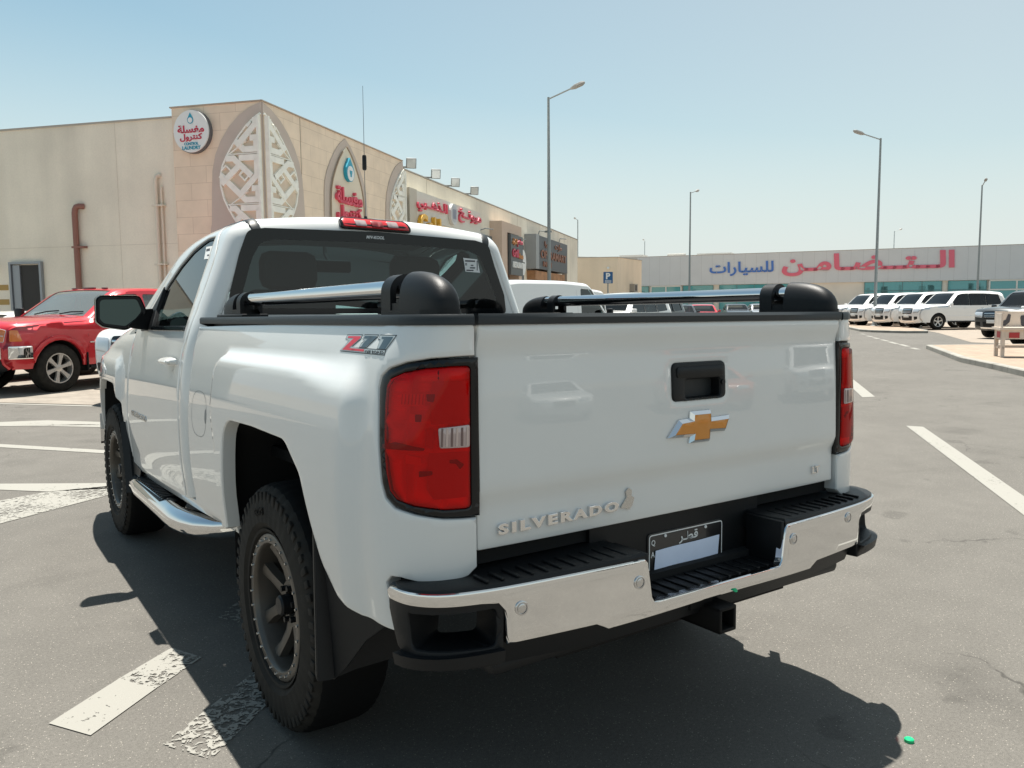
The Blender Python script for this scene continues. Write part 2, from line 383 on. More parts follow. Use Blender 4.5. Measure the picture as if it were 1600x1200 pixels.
for mb, sgn in zip(both(bs, bed, h=.017, r=.007, skirt=.045), (-1, 1)):
    sd = part(mb, 'bed_side', M_white)
    LENS = [(-.090, .942), (-.03, .945), (.04, .957), (.086, .972), (.106, .992), (.120, 1.04), (.132, 1.12), (.140, 1.20), (.142, 1.250), (.132, 1.270), (.09, 1.286), (.03, 1.296), (-.04, 1.300), (-.090, 1.300)]
    lm = MB(); panel(lm, LAMP[:1]+LAMP[1:], bed, h=.03, r=.006, skirt=.05, off=.0, holes=[rpoly(LENS, .012)], hole_skirt=.024)
    if sgn < 0: lm.v = [(-x, y, z) for x, y, z in lm.v]; lm.f = [q[::-1] for q in lm.f]
    tl = part(lm, 'tail_light', M_blackg)
    ln = MB(); panel(ln, rpoly(LENS, .012), bed, h=.018, r=.009, skirt=.006, off=.0065)
    def inner(u, z):
        k = 0.
        for z0, z1 in ((.938, 1.088), (1.093, 1.162), (1.167, 1.305)):
            for u0, u1 in ((-.095, -.028), (-.022, .062), (.066, .15)):
                if z0 < z < z1 and u0 < u < u1: k = min(1, min(z-z0, z1-z, (u-u0)*1.2, (u1-u)*1.2)/.022)
        wv = .0022*math.sin(z*560)*k if u > -.022 and z > 1.16 else 0
        return -.002-.013*k-wv
    def innf(u, z):
        x, y, zz = bed(u, z); d = inner(u, z); xa, ya, _ = bed(u+.002, z); xb, yb_, _ = bed(u-.002, z); tx, ty = xa-xb, ya-yb_; L = math.hypot(tx, ty) or 1
        return (x+ty/L*d, y-tx/L*d, zz)
    inn = MB(); panel(inn, rpoly(LENS, .012), innf, h=.0065, r=0, skirt=0, off=0)
    clr = MB(); panel(clr, rpoly([(-.086, 1.098), (-.018, 1.100), (-.012, 1.150), (-.086, 1.155)], .006), bed, h=.02, r=.002, skirt=.004, off=.0080)
    grain = MB()
    for i in range(6):
        u0 = -.082+i*.0115; panel(grain, [(u0, 1.103), (u0+.0045, 1.103), (u0+.0045, 1.149), (u0, 1.149)], bed, h=.03, r=0, skirt=0, off=.0092, mi=i % 2)
    cm = lambda X_, Y_: (.150-(X_-60)/630*.24, 1.300-(Y_-60)/1070*.36)
    for k_, q in ((2, [(435, 165), (680, 165), (680, 480), (440, 480), (425, 330)]), (2, [(435, 690), (680, 690), (680, 1035), (470, 1035), (430, 960)]), (3, [(210, 255), (390, 255), (390, 345), (210, 345)]), (3, [(285, 400), (372, 400), (372, 465), (285, 465)]), (3, [(280, 700), (385, 720), (390, 780), (280, 765)]),
        (4, [(70, 640), (200, 612), (410, 655), (400, 672), (220, 668), (80, 668)]), (4, [(395, 258), (458, 258), (450, 318), (405, 310)]), (4, [(375, 822), (462, 822), (462, 852), (375, 866)]), (4, [(565, 745), (610, 745), (655, 790), (630, 825), (605, 780), (568, 772)]), (2, [(408, 510), (462, 510), (462, 665), (408, 640)]),
        (4, [(325, 405), (375, 405), (372, 462), (330, 460)])):
        q = [cm(*p_) for p_ in q]; q = q if area2(q) > 0 else q[::-1]; panel(grain, rpoly(q, .003), bed, h=.02, r=0, skirt=0, off=-.0012+.0006*(k_ == 4), mi=k_)
    for i in range(7):
        u0 = cm(215+i*26, 300)[0]; panel(grain, [(u0-.003, 1.208), (u0, 1.208), (u0, 1.233), (u0-.003, 1.233)], bed, h=.03, r=0, skirt=0, off=.0002, mi=2)
    for mbx, nm, mt in ((ln, 'red_lens', None), (inn, 'reflector', None), (clr, 'reversing_lens', None), (grain, 'painted_facets', None)):
        if sgn < 0: mbx.v = [(-x, y, z) for x, y, z in mbx.v]; mbx.f = [q[::-1] for q in mbx.f]
        if nm == 'red_lens': mt = glass('red_lens', (1, .05, .04), .45, .01, (.95, .008, .006), .16)
        if nm == 'reflector': mt = mat('red_reflector', (.95, .02, .012), .55, 0, coat=.0)
        if nm == 'reversing_lens': mt = mat('frosted_lens', (.42, .33, .32), .12, .3, coat=1.)
        if nm == 'painted_facets': mt = [mat('silver_ridge', (.55, .46, .44), .2, .6), mat('dark_ridge', (.16, .10, .09), .3), mat('dark_red', (.66, .008, .010), .35), mat('bright_red', (1., .10, .05), .3), mat('black_red', (.09, .004, .006), .35)]  # bright and dark reds paint the glints and shade of reflector facets
        part(mbx, nm, mt, tl)
# seam covers under lamp/bed gap
for s in (-1, 1):
    # rail cap swept along the bed top edge
    pth = [bed(u, 1.408) for u in (-.098, -.06, -.02, .03, .08, .14, .22, .4, .8, 1.2, 1.6, 2.04)]; rows = []
    prof = [(.006, -.006), (.006, .014), (.001, .021), (-.05, .021), (-.055, .0), (-.055, -.03)]
    for i, (x, y, z) in enumerate(pth):
        a = pth[max(i-1, 0)]; b = pth[min(i+1, len(pth)-1)]; tx, ty = b[0]-a[0], b[1]-a[1]; L = math.hypot(tx, ty); nx, ny = ty/L, -tx/L
        rows.append([(s*(x+nx*o), y+ny*o, z+q) for o, q in prof])
    m = MB(); m.grid(rows, flip=(s < 0)); m.add(rows[0], [tuple(range(6))]); m.add(rows[-1], [tuple(range(6))])
    part(m, 'rail_cap', M_trim, sharp=50)
# fuel door on the left bed side, with its finger notch
fz = MB(); n = 40
lf = [(1.86+.118*math.copysign(abs(math.cos(t))**.75, math.cos(t)), 1.022+.095*math.copysign(abs(math.sin(t))**.75, math.sin(t))) for t in [2*math.pi*i/n for i in range(n)]]
lo = offset_in(lf, -.002) if area2(lf) > 0 else lf
panel(fz, lo, bed, h=.03, r=0, skirt=0, off=.0006, mi=0, holes=[offset_in(lf, .0005)])
panel(fz, circ(1.752, 1.02, .014, .030, 20), bed, h=.02, r=0, skirt=0, off=.0008, mi=0)
fz.v = [(-x, y, z) for x, y, z in fz.v]; fz.f = [q[::-1] for q in fz.f]
fd = part(fz, 'fuel_door', mat('gap_dark', (.27, .27, .26), .6))
# ---- tailgate
TP = [(.80, .004), (.90, .006), (.938, .006), (.946, .0045), (.974, -.0075), (.985, -.009), (1.05, -.008), (1.2, -.004), (1.30, .001), (1.335, .002), (1.352, -.002), (1.372, -.010), (1.385, -.011), (1.41, -.008)]
def tg(x, z): return (x, interp(TP, z)+.010*(x/.76)**4, z)
G = MB(); panel(G, rpoly([(-.762, .822), (.762, .822), (.762, 1.406), (-.762, 1.406)], .008), tg, h=.022, r=.007, skirt=.03,
    holes=[rpoly([(-.080, 1.165), (.152, 1.165), (.152, 1.278), (-.080, 1.278)], .02)])
tgate = part(G, 'tailgate', M_white)
c = MB(); c.grid([[(x, -.014+.008*(x/.76)**4, 1.402), (x, -.016+.008*(x/.76)**4, 1.420), (x, -.006, 1.430), (x, .05, 1.430), (x, .055, 1.40)] for x in [-.765+i*.0765*2 for i in range(11)]])
c.add([(-.765, -.006, 1.402), (-.765, -.008, 1.420), (-.765, .0, 1.430), (-.765, .05, 1.430), (-.765, .055, 1.40)], [(0, 1, 2, 3, 4)]); c.add([(.765, -.006, 1.402), (.765, -.008, 1.420), (.765, .0, 1.430), (.765, .05, 1.430), (.765, .055, 1.40)], [(0, 4, 3, 2, 1)])
part(c, 'tailgate_cap', M_trim, tgate)
c = MB(); c.box((0, .045, 1.11), (1.50, .03, .58)); part(c, 'tailgate_liner', M_trim, tgate)
h = MB()
HB = rpoly([(-.082, 1.163), (.154, 1.163), (.154, 1.280), (-.082, 1.280)], .020); HI = rpoly([(-.030, 1.172), (.128, 1.172), (.128, 1.228), (-.030, 1.228)], .012)
panel(h, HB, lambda x, z: (x, tg(x, z)[1]-.006, z), h=.03, r=.008, skirt=.02, holes=[HI], hole_skirt=.035)
h.box((.049, .04, 1.2), (.17, .006, .07)); panel(h, rpoly([(-.068, 1.232), (.140, 1.232), (.140, 1.268), (-.068, 1.268)], .012), lambda x, z: (x, -.010-.004*math.sin((z-1.232)/.036*3.14), z), h=.015, r=.004, skirt=.01)
h.cyl((.137, -.006, 1.213), (.137, -.014, 1.213), .008, 16)
part(h, 'tailgate_handle', M_black, tgate)
# bow-tie emblem
EM = [(-.109, 1.056), (-.060, 1.108), (-.013, 1.111), (-.011, 1.131), (.080, 1.130), (.081, 1.106), (.168, 1.108), (.144, 1.058), (.076, 1.061), (.073, 1.032), (-.018, 1.033), (-.013, 1.053)]
EMI = offset_in(EM if area2(EM) > 0 else EM[::-1], .0105); EMO = EM if area2(EM) > 0 else EM[::-1]
e = MB(); n = len(EMO); yb = lambda z: interp(TP, z)
V = [(x, yb(z)-.001, z) for x, z in EMO]+[(x, yb(z)-.006, z) for x, z in offset_in(EMO, .0006)]+[(x, yb(z)-.017, z) for x, z in EMI]
F = [(i, (i+1) % n, n+(i+1) % n, n+i) for i in range(n)]+[(n+i, n+(i+1) % n, 2*n+(i+1) % n, 2*n+i) for i in range(n)]
e.add(V, F); em = part(e, 'bowtie_emblem', M_chrome, tgate)
e = MB(); panel(e, EMI, lambda x, z: (x, yb(z)-.0165, z), h=.03, r=.001, skirt=.004); em2 = part(e, 'emblem_gold_face', mat('gold_enamel', (.58, .23, .028), .28, .2, coat=.5), None); em2.parent = tgate
def text_box(mb, body, fn, x0, x1, z0, z1, depth, **k):
    t = MB(); text_mb(t, body, lambda u, v, w_: (u, v, w_), 1., 1., **k); A = np.array(t.v); a = A.min(0); b = A.max(0)
    V = [fn(x0+(p[0]-a[0])/(b[0]-a[0])*(x1-x0), z0+(p[1]-a[1])/(b[1]-a[1])*(z1-z0), p[2]*depth) for p in A]
    mb.add(V, t.f, k.get('mi', 0)); return mb
def tw(x, z, d): q = tg(x, z); return (q[0], q[1]-d, z)
e = MB(); text_box(e, 'SILVERADO', lambda x, z, d: tw(x, z+(x+.7)*.018, d), -.704, -.292, .856, .886, .010, bold=.02, track=1.35, bevel=.04)
part(e, 'model_lettering', M_chrome, tgate)
e = MB(); text_box(e, 'LT', tw, .628, .672, .862, .888, .008, bold=.01, bevel=.04); part(e, 'trim_badge', M_chrome, tgate)
e = MB()  # small broken ornament after the lettering
e.prism(rpoly([(-.284, .868), (-.262, .866), (-.250, .860), (-.236, .872), (-.228, .893), (-.240, .900), (-.238, .916), (-.250, .925), (-.262, .915), (-.258, .898), (-.270, .884)], .005), tw, .006, smooth=False)
part(e, 'small_ornament', M_steel, tgate)
# ---- Z71 decal on both bed sides
def zmap(X, Y): return (.5637-.0002934*X-.0000828*Y, 1.328+(548-Y)*.000138+(X-250)*.5e-5)
Zs = {'o': [[(430, 212), (775, 212), (738, 305), (530, 460), (700, 468), (1200, 492), (1165, 600), (250, 548), (480, 318), (385, 308)], [(815, 212), (1108, 218), (1085, 270), (850, 470), (690, 468), (740, 380), (830, 320), (765, 305)], [(1140, 220), (1378, 228), (1200, 500), (1060, 490), (1130, 325), (1085, 310)]],
      'r': [[(460, 245), (740, 248), (720, 290), (470, 480), (805, 498), (795, 540), (310, 515), (580, 285), (445, 280)]], 'd': [[(825, 240), (1078, 248), (1054, 282), (820, 465), (735, 462), (800, 370), (885, 298), (800, 290)], [(1170, 258), (1325, 262), (1190, 485), (1105, 480), (1190, 305), (1160, 295)]]}
M_dec = [mat('decal_black', (.03, .035, .04), .4), mat('decal_silver', (.42, .47, .48), .35, .3), mat('decal_red', (.62, .03, .06), .35), mat('decal_slate', (.05, .09, .12), .35)]
for s in (-1, 1):
    d = MB()
    def lay(polys, mi, off, ins=0):
        for q in polys:
            p = [zmap(*a) for a in q]; p = p if area2(p) > 0 else p[::-1]
            if ins: p = offset_in(p, ins)
            panel(d, p, bed, h=.02, r=0, skirt=0, mi=mi, off=off)
    lay(Zs['o'], 0, .0006); lay(Zs['o'], 1, .0009, .0022); lay(Zs['r'], 2, .0013); lay(Zs['d'], 3, .0013)
    text_box(d, 'OFF ROAD', lambda x, y, w_: (lambda u, z: (bed(u, z)[0]+.0012+w_, bed(u, z)[1], z))(*zmap(x, -y)), 822, 1165, -575, -512, .0004, bold=.03, mi=0)
    if s < 0: d.v = [(-x, y, z) for x, y, z in d.v]; d.f = [q[::-1] for q in d.f]
    part(d, 'off_road_decal', M_dec)
# ---- bed interior
b = MB()
for s in (-1, 1):
    b.box((s*.845, 1.03, 1.28), (.03, 2.0, .22)); b.box((s*.78, 1.03, 1.14), (.10, 2.0, .04))
b.box((0, 2.03, 1.17), (1.66, .03, .48)); b.box((0, 1.03, .90), (1.62, 2.0, .04))
part(b, 'bed_liner', M_black)
b = MB(); b.box((0, 2.035, 1.415), (1.72, .05, .02), bev=.006); part(b, 'bed_front_cap', M_trim)
# ---- cab shell (pillars + roof), doors, fenders
DE = [(2.232, .592), (2.222, .83), (2.222, .98), (2.246, 1.13), (2.250, 1.24), (2.218, 1.35), (2.205, 1.45), (2.216, 1.62), (2.245, 1.76), (2.37, 1.955), (2.60, 1.960), (2.80, 1.945), (2.98, 1.905), (3.10, 1.83), (3.20, 1.71), (3.31, 1.53), (3.40, 1.415)]
DE2 = [(3.425, 1.36), (3.455, 1.25), (3.483, 1.05), (3.50, .80), (3.503, .545)]
def gapo(p, d):
    out = []
    for i in range(len(p)):
        a = np.array(p[max(i-1, 0)]); b2 = np.array(p[min(i+1, len(p)-1)]); t = (b2-a)/np.hypot(*(b2-a)); out.append(tuple(np.array(p[i])+np.array((-t[1], t[0]))*d))
    return out
shell = [(2.052, .62), (2.052, 2.65), (2.97, 2.65), (2.985, 2.20), (3.02, 2.04), (3.10, 2.0), (3.60, 1.98), (3.655, 2.10), (3.665, 2.65), (3.715, 2.65), (3.715, 1.41), (3.42, 1.41)]+[(a, b2) for a, b2 in gapo(DE, .006)[::-1]]
for mb, s in zip(both(shell, cab, h=.03, r=.003, skirt=.03), (-1, 1)):
    part(mb, 'cab_side_and_roof', M_white)
WIN = rpoly([(2.375, 1.875, .02), (2.52, 1.882, .03), (2.752, 1.836, .1), (2.92, 1.775, .1), (3.055, 1.69, .05), (3.19, 1.50, .05), (3.27, 1.372, .01), (2.292, 1.378, .015), (2.312, 1.50, .1), (2.345, 1.68, .1)], .02)
door = DE+DE2
door[0] = (2.232, .592)
for (mb, gl), s in zip(zip(both(door, cab, h=.03, r=.006, skirt=.03, holes=[WIN], hole_skirt=.018), both(WIN, cab, h=.05, r=0, skirt=0, off=-.012)), (-1, 1)):
    dr = part(mb, 'door', M_white)
    WI = offset_in(WIN if area2(WIN) > 0 else WIN[::-1], .016)
    fr = MB(); panel(fr, WIN, cab, h=.04, r=0, skirt=0, off=-.008, holes=[WI]); q1 = [(3.03, 1.66), (3.30, 1.372), (2.98, 1.372), (3.06, 1.52)]
    sail = MB(); panel(sail, rpoly([(3.075, 1.705), (3.215, 1.49), (3.285, 1.355), (3.005, 1.368), (3.060, 1.50)], .012), cab, h=.03, r=.004, skirt=.02, off=.006)
    belt = MB(); panel(belt, rpoly([(2.290, 1.366), (3.03, 1.362), (3.03, 1.384), (2.290, 1.386)], .006), cab, h=.06, r=.003, skirt=.012, off=.006)
    hd = MB()
    xh = lambda y, z: xs(y, z)
    rows = []
    for i in range(15):
        t = i/14; y = 2.31+t*.215; lift = .046*ss(min(t, 1-t)/.16); k = .70+.30*math.sin(math.pi*t); rows.append([(xh(y, 1.222)+.002+lift*math.cos(a)**1+.004, y, 1.222+.020*k*math.sin(a)) for a in [math.pi*(-.5+j/8) for j in range(9)]]+[(xh(y, 1.222)+lift*.55, y, 1.222+.012*k), (xh(y, 1.222)+lift*.55, y, 1.222-.012*k)])
    hd.grid([r+[r[0]] for r in rows]); hd.add([r for r in rows[0]], [tuple(range(11))]); hd.add([r for r in rows[-1]], [tuple(range(10, -1, -1))])
    hd.cyl((xh(2.335, 1.222)+.035, 2.335, 1.222), (xh(2.335, 1.222)+.046, 2.335, 1.222), .010, 14)
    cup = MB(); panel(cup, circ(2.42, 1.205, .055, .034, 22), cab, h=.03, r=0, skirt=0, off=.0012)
    for m_ in (fr, sail, belt, hd, cup):
        if s < 0: m_.v = [(-x, y, z) for x, y, z in m_.v]; m_.f = [q[::-1] for q in m_.f]
    part(gl, 'side_window', M_glassd if s < 0 else M_glass, dr); part(fr, 'window_seal', M_black, dr); part(sail, 'mirror_sail', M_black, dr); part(belt, 'belt_moulding', M_blackg, dr)
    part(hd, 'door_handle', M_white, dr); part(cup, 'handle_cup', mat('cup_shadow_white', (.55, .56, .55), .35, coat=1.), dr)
    if s < 0:
        st = MB(); panel(st, [(2.402, 1.825), (2.336, 1.750), (2.470, 1.758), (2.517, 1.832)], cab, h=.05, r=0, skirt=0, off=-.009)
        for q in ([(2.43, 1.815), (2.415, 1.800), (2.485, 1.803), (2.496, 1.817)], [(2.40, 1.779), (2.395, 1.770), (2.430, 1.772), (2.438, 1.780)]): panel(st, q, cab, h=.05, r=0, skirt=0, off=-.0085, mi=1)
        st.v = [(-x, y, z) for x, y, z in st.v]; st.f = [q[::-1] for q in st.f]; part(st, 'paper_sticker', [mat('paper', (.75, .76, .74), .7), mat('ink', (.06, .06, .07), .6)], dr)
    bd = MB(); text_box(bd, 'SILVERADO', lambda x, z, d: (s*(xs(abs(x), z)+d), abs(x), z), *((-3.365, -2.96) if s < 0 else (2.96, 3.365)), .873, .905, .004, bold=.03, track=1.2)
    part(bd, 'model_lettering', M_steel, dr)
# dark jambs behind the gaps
for s in (-1, 1):
    j = MB()
    j.box((s*.90, 2.23, .98), (.05, .06, .72)); j.box((s*.90, 3.50, .95), (.05, .06, .80)); j.box((s*.88, 2.06, .98), (.06, .10, .72)); j.box((s*.90, 2.85, .60), (.06, 1.3, .06))
    part(j, 'door_jamb', M_dark)
def fend(y, z):
    zt = interp([(3.4, 1.405), (3.9, 1.37), (4.2, 1.32), (4.5, 1.25), (4.8, 1.16), (5.0, 1.08)], y)
    x = xs(y, z); k = max(0, z-(zt-.10))/.10; return (x-.06*k*k, y, z)
FO = [(3.512, .60), (3.508, .80), (3.491, 1.05), (3.463, 1.25), (3.433, 1.36), (3.428, 1.403), (3.9, 1.37), (4.2, 1.32), (4.5, 1.25), (4.8, 1.16), (4.93, 1.11), (4.96, 1.0), (4.96, .80), (4.93, .62)] + rpoly([(4.62, .62, 0), (4.60, .80, .08), (4.56, .93, .1), (4.44, 1.02, .1), (4.18, 1.035, .1), (3.83, 1.03, .12), (3.70, .93, .1), (3.66, .78, .1), (3.63, .68, .05), (3.60, .60, 0)])
for mb, s in zip(both(FO, fend, h=.035, r=.006, skirt=.035), (-1, 1)): part(mb, 'front_fender', M_white)
# hood
hz = lambda y: interp([(3.4, 1.405), (3.9, 1.37), (4.2, 1.32), (4.5, 1.25), (4.8, 1.16), (5.0, 1.08)], y)
hd = MB(); rows = []
for i in range(22):
    y = 3.56+i*.068; xe = fend(y, hz(y))[0]-.004; rows.append([(xe*t, y+.06*(1-t*t)*(i/21), hz(y)+.045*(1-t**4)+.012*ss((abs(t)-.45)/.2)*(1-ss((abs(t)-.8)/.2))) for t in [-1+j/10 for j in range(21)]])
hd.grid(rows); part(hd, 'hood', M_white)
ws = MB(); panel(ws, [(2.97, 2.65), (2.985, 2.20), (3.02, 2.04), (3.10, 2.0), (3.60, 1.98), (3.655, 2.10), (3.665, 2.65)], cab, h=.06, r=0, skirt=0, off=-.008); ws.mirror_x(); part(ws, 'windshield', M_glass)
# ---- rear wall with window
RW_ = [(-.88, 1.02)]; pts = []
for i in range(34):
    wv = 1.02+i*(2.64-1.02)/33; x, y, z = cab(YR+RC-RC*math.pi/2, wv); pts.append((x-.001, z))
wall = [(-p[0], p[1]) for p in pts]+[(0, cab(2.0515, 2.65)[2])]+pts[::-1]
rwf = lambda x, z: (x, YR, z)
GW = rpoly([(-.775, 1.44, .02), (-.772, 1.545, .05), (-.725, 1.72, .2), (-.682, 1.832, .045), (-.60, 1.847, .05), (-.02, 1.858, .3), (.56, 1.842, .05), (.648, 1.822, .05), (.690, 1.70, .2), (.752, 1.545, .05), (.765, 1.44, .02)], .05)
m = MB(); panel(m, wall, rwf, h=.06, r=0, skirt=0, holes=[GW]); part(m, 'cab_rear_wall', M_white)
rg = MB(); GI = rpoly([(-.715, 1.47, .03), (-.712, 1.545, .1), (-.665, 1.70, .2), (-.622, 1.775, .06), (-.55, 1.793, .05), (-.05, 1.800, .3), (.50, 1.785, .06), (.585, 1.755, .06), (.635, 1.66, .2), (.690, 1.54, .1), (.700, 1.47, .03)], .05)
panel(rg, offset_in(GW, .003) if area2(GW) > 0 else offset_in(GW[::-1], .003), lambda x, z: (x, YR-.006, z), h=.05, r=0, skirt=.004, holes=[GI], hole_skirt=0)
rwin = part(rg, 'rear_window_frit', M_blackg)
rg = MB(); panel(rg, GI, lambda x, z: (x, YR-.0055, z), h=.1, r=0, skirt=0); part(rg, 'rear_window', M_glass)
st = MB(); panel(st, [(.481, 1.742), (.572, 1.736), (.588, 1.664), (.494, 1.668)], lambda x, z: (x, YR-.0075, z), h=.1, r=0, skirt=0)
for a, b2, c2, d2 in ((.492, .556, 1.722, 1.730), (.523, .556, 1.686, 1.693), (.567, .572, 1.676, 1.730), (.492, .504, 1.702, 1.707), (.528, .545, 1.700, 1.706), (.500, .545, 1.672, 1.679), (.492, .504, 1.710, 1.714)):
    panel(st, [(a, c2), (b2, c2), (b2+.001, d2), (a, d2)], lambda x, z: (x, YR-.0080, z), h=.1, r=0, skirt=0, mi=1)
part(st, 'paper_sticker', [mat('paper'), mat('ink')], rwin)
st = MB(); text_box(st, 'M/V-KOOL', lambda x, z, d: (x, YR-.0078-d, z), -.088, .012, 1.818, 1.834, .0004, bold=.03, shear=.25); part(st, 'window_film_mark', mat('paper'), rwin)
# roof ditch strips
for s in (-1, 1):
    m = MB(); rows = []
    for u in (2.056, 2.07, 2.09, 2.11, 2.14, 2.17, 2.25, 2.4, 2.6, 2.8, 2.95):
        r1 = []
        for dw in (-.026, -.018, .0, .018, .026):
            p = Vector(cab(u, 2.0+dw)); q = Vector(cab(u, 2.0+dw+.01)); n_ = Vector((-(q.z-p.z), 0, q.x-p.x)); n_ = -n_.normalized() if n_.z > 0 else n_.normalized(); nn = -n_
            if u < 2.15: nn = (nn*math.cos(min((YR+RC-u)/RC, 1.57))+Vector((0, -1, 0))*math.sin(min((YR+RC-u)/RC, 1.57)))
            r1.append(tuple(p+nn*(.004 if abs(dw) < .02 else -.002)))
        rows.append([(s*a, b2, c2) for a, b2, c2 in r1])
    m.grid(rows, flip=(s > 0)); part(m, 'roof_ditch_strip', M_trim)
# high-mounted brake light
cz = lambda x: 1.905
m = MB(); panel(m, rpoly([(-.225, 1.862, .02), (.170, 1.855, .02), (.155, 1.908, .02), (.135, 1.922, .01), (-.20, 1.927, .01), (-.222, 1.915, .01)], .01), lambda x, z: (x, 2.10-.012+max(0, z-1.885)*1.0, z), h=.02, r=.004, skirt=.03)
ch = part(m, 'high_brake_light', M_blackg)
m = MB(); chf = lambda x, z: (x, 2.085+max(0, z-1.885)*1.0, z)
panel(m, rpoly([(-.212, 1.872), (.155, 1.866), (.142, 1.908), (.125, 1.917), (-.198, 1.921), (-.211, 1.910)], .008), chf, h=.02, r=.005, skirt=.012); part(m, 'red_lens', mat('brake_red', (.50, .008, .012), .2, coat=.8), ch)
for a, b2 in ((-.145, -.085), (.030, .090)):
    m = MB(); panel(m, rpoly([(a, 1.879), (b2, 1.878), (b2, 1.909), (a, 1.911)], .006), chf, h=.02, r=.002, skirt=.004, off=.002)
    part(m, 'cargo_lens', mat('frosted_lens'), ch)
m = MB(); panel(m, rpoly([(-.058, 1.879), (.006, 1.878), (.006, 1.908), (-.058, 1.909)], .006), chf, h=.02, r=.002, skirt=.004, off=.002); part(m, 'centre_lens', mat('dark_red2', (.22, .004, .006), .3, coat=1.), ch)
# cabin contents
m = MB()
for sx, wd in ((-.36, .50), (.40, .50)):
    m.box((sx, 2.46, 1.24), (wd, .16, .66), bev=.07)
m.box((0, 2.46, 1.17), (.30, .16, .50), bev=.05); m.box((0, 2.8, .95), (1.5, .6, .22), bev=.08); st_ = part(m, 'bench_seat', M_int)
for sx in (-.347, .40):
    m = MB(); m.box((sx, 2.50, 1.672), (.31, .12, .20), bev=.055); m.cyl((sx-.06, 2.49, 1.5), (sx-.06, 2.49, 1.62), .008, 8); m.cyl((sx+.06, 2.49, 1.5), (sx+.06, 2.49, 1.62), .008, 8); part(m, 'headrest', M_int, st_)
m = MB(); m.box((.10, 3.0, 1.735), (.25, .03, .075), bev=.02); m.cyl((.10, 3.02, 1.75), (.10, 3.10, 1.82), .012, 8); part(m, 'interior_mirror', M_intd)
m = MB(); m.box((0, 3.45, 1.27), (1.62, .42, .16), bev=.05); part(m, 'dashboard', M_intd)
m = MB()
m.lathe([(.185+.013*math.cos(a), .013*math.sin(a)) for a in [2*math.pi*i/8 for i in range(9)]], (-.38, 3.16, 1.30), (0, -.85, .5), 28); m.box((-.38, 3.16, 1.30), (.34, .03, .05)); part(m, 'steering_wheel', M_intd)
m = MB(); rows = [[(x, y, cross(y, 2.2)[1]-.035) for x in (-.60, 0, .60)] for y in (2.15, 2.5, 2.9)]; m.grid(rows); part(m, 'headliner', M_int)
m = MB(); m.box((0, 2.75, .80), (1.7, 1.35, .04)); part(m, 'cab_floor', M_intd)
# ---- mirrors
for s in (-1, 1):
    dz = -.043; O = [(1.186, 1.455, .03), (1.182, 1.578, .03), (1.160, 1.594, .03), (.968, 1.594, .03), (.935, 1.505, .03), (.985, 1.445, .04), (1.040, 1.408, .05), (1.155, 1.428, .04)]; O = [(a_, b_+dz, c_) for a_, b_, c_ in O]
    q = rpoly(O, .03); q = q if area2(q) > 0 else q[::-1]; m = MB(); n = len(q); rings = []
    for dy, ins in ((0.0, .0), (.03, -.004), (.07, .006), (.105, .030), (.125, .062)):
        qq = offset_in(q, ins) if ins else q; rings.append([(s*x, 3.10+dy+(1.05-x)*(-.10), z) for x, z in qq])
    for a, b2 in zip(rings, rings[1:]): k = len(m.v); m.add(a+b2, [(i, (i+1) % n, n+(i+1) % n, n+i) for i in range(n)], smooth=True)
    m.add(rings[-1], [tuple(range(n))])
    mir = part(m, 'door_mirror', M_blackg, weld=True)
    m = MB(); qi = offset_in(q, .006); fy = lambda x, z: (s*x, 3.096-(1.05-x)*.10, z)
    IG = rpoly([(a_, b_+dz, c_) for a_, b_, c_ in [(1.168, 1.470, .025), (1.164, 1.572, .025), (.985, 1.576, .022), (.962, 1.512, .03), (.995, 1.470, .03), (1.045, 1.430, .03), (1.150, 1.446, .03)]], .02)
    panel(m, qi, fy, h=.05, r=0, skirt=.006, holes=[IG], hole_skirt=.01, flip=(s < 0)); part(m, 'mirror_bezel', M_black, mir)
    m = MB(); panel(m, IG, lambda x, z: (s*x, 3.103-(1.05-x)*.10, z), h=.1, r=0, skirt=0, flip=(s < 0)); part(m, 'mirror_glass', mat('mirror_silver', (.055, .075, .072), .01, 1.), mir)
    m = MB(); m.prism(rpoly([(.915, 1.362), (.985, 1.370), (1.05, 1.385), (.985, 1.435), (.945, 1.478), (.900, 1.482), (.89, 1.37)], .01), lambda u, v, w_: (s*u, 3.09+w_+(.95-u)*.5, v), .09); part(m, 'mirror_arm', M_black, mir)
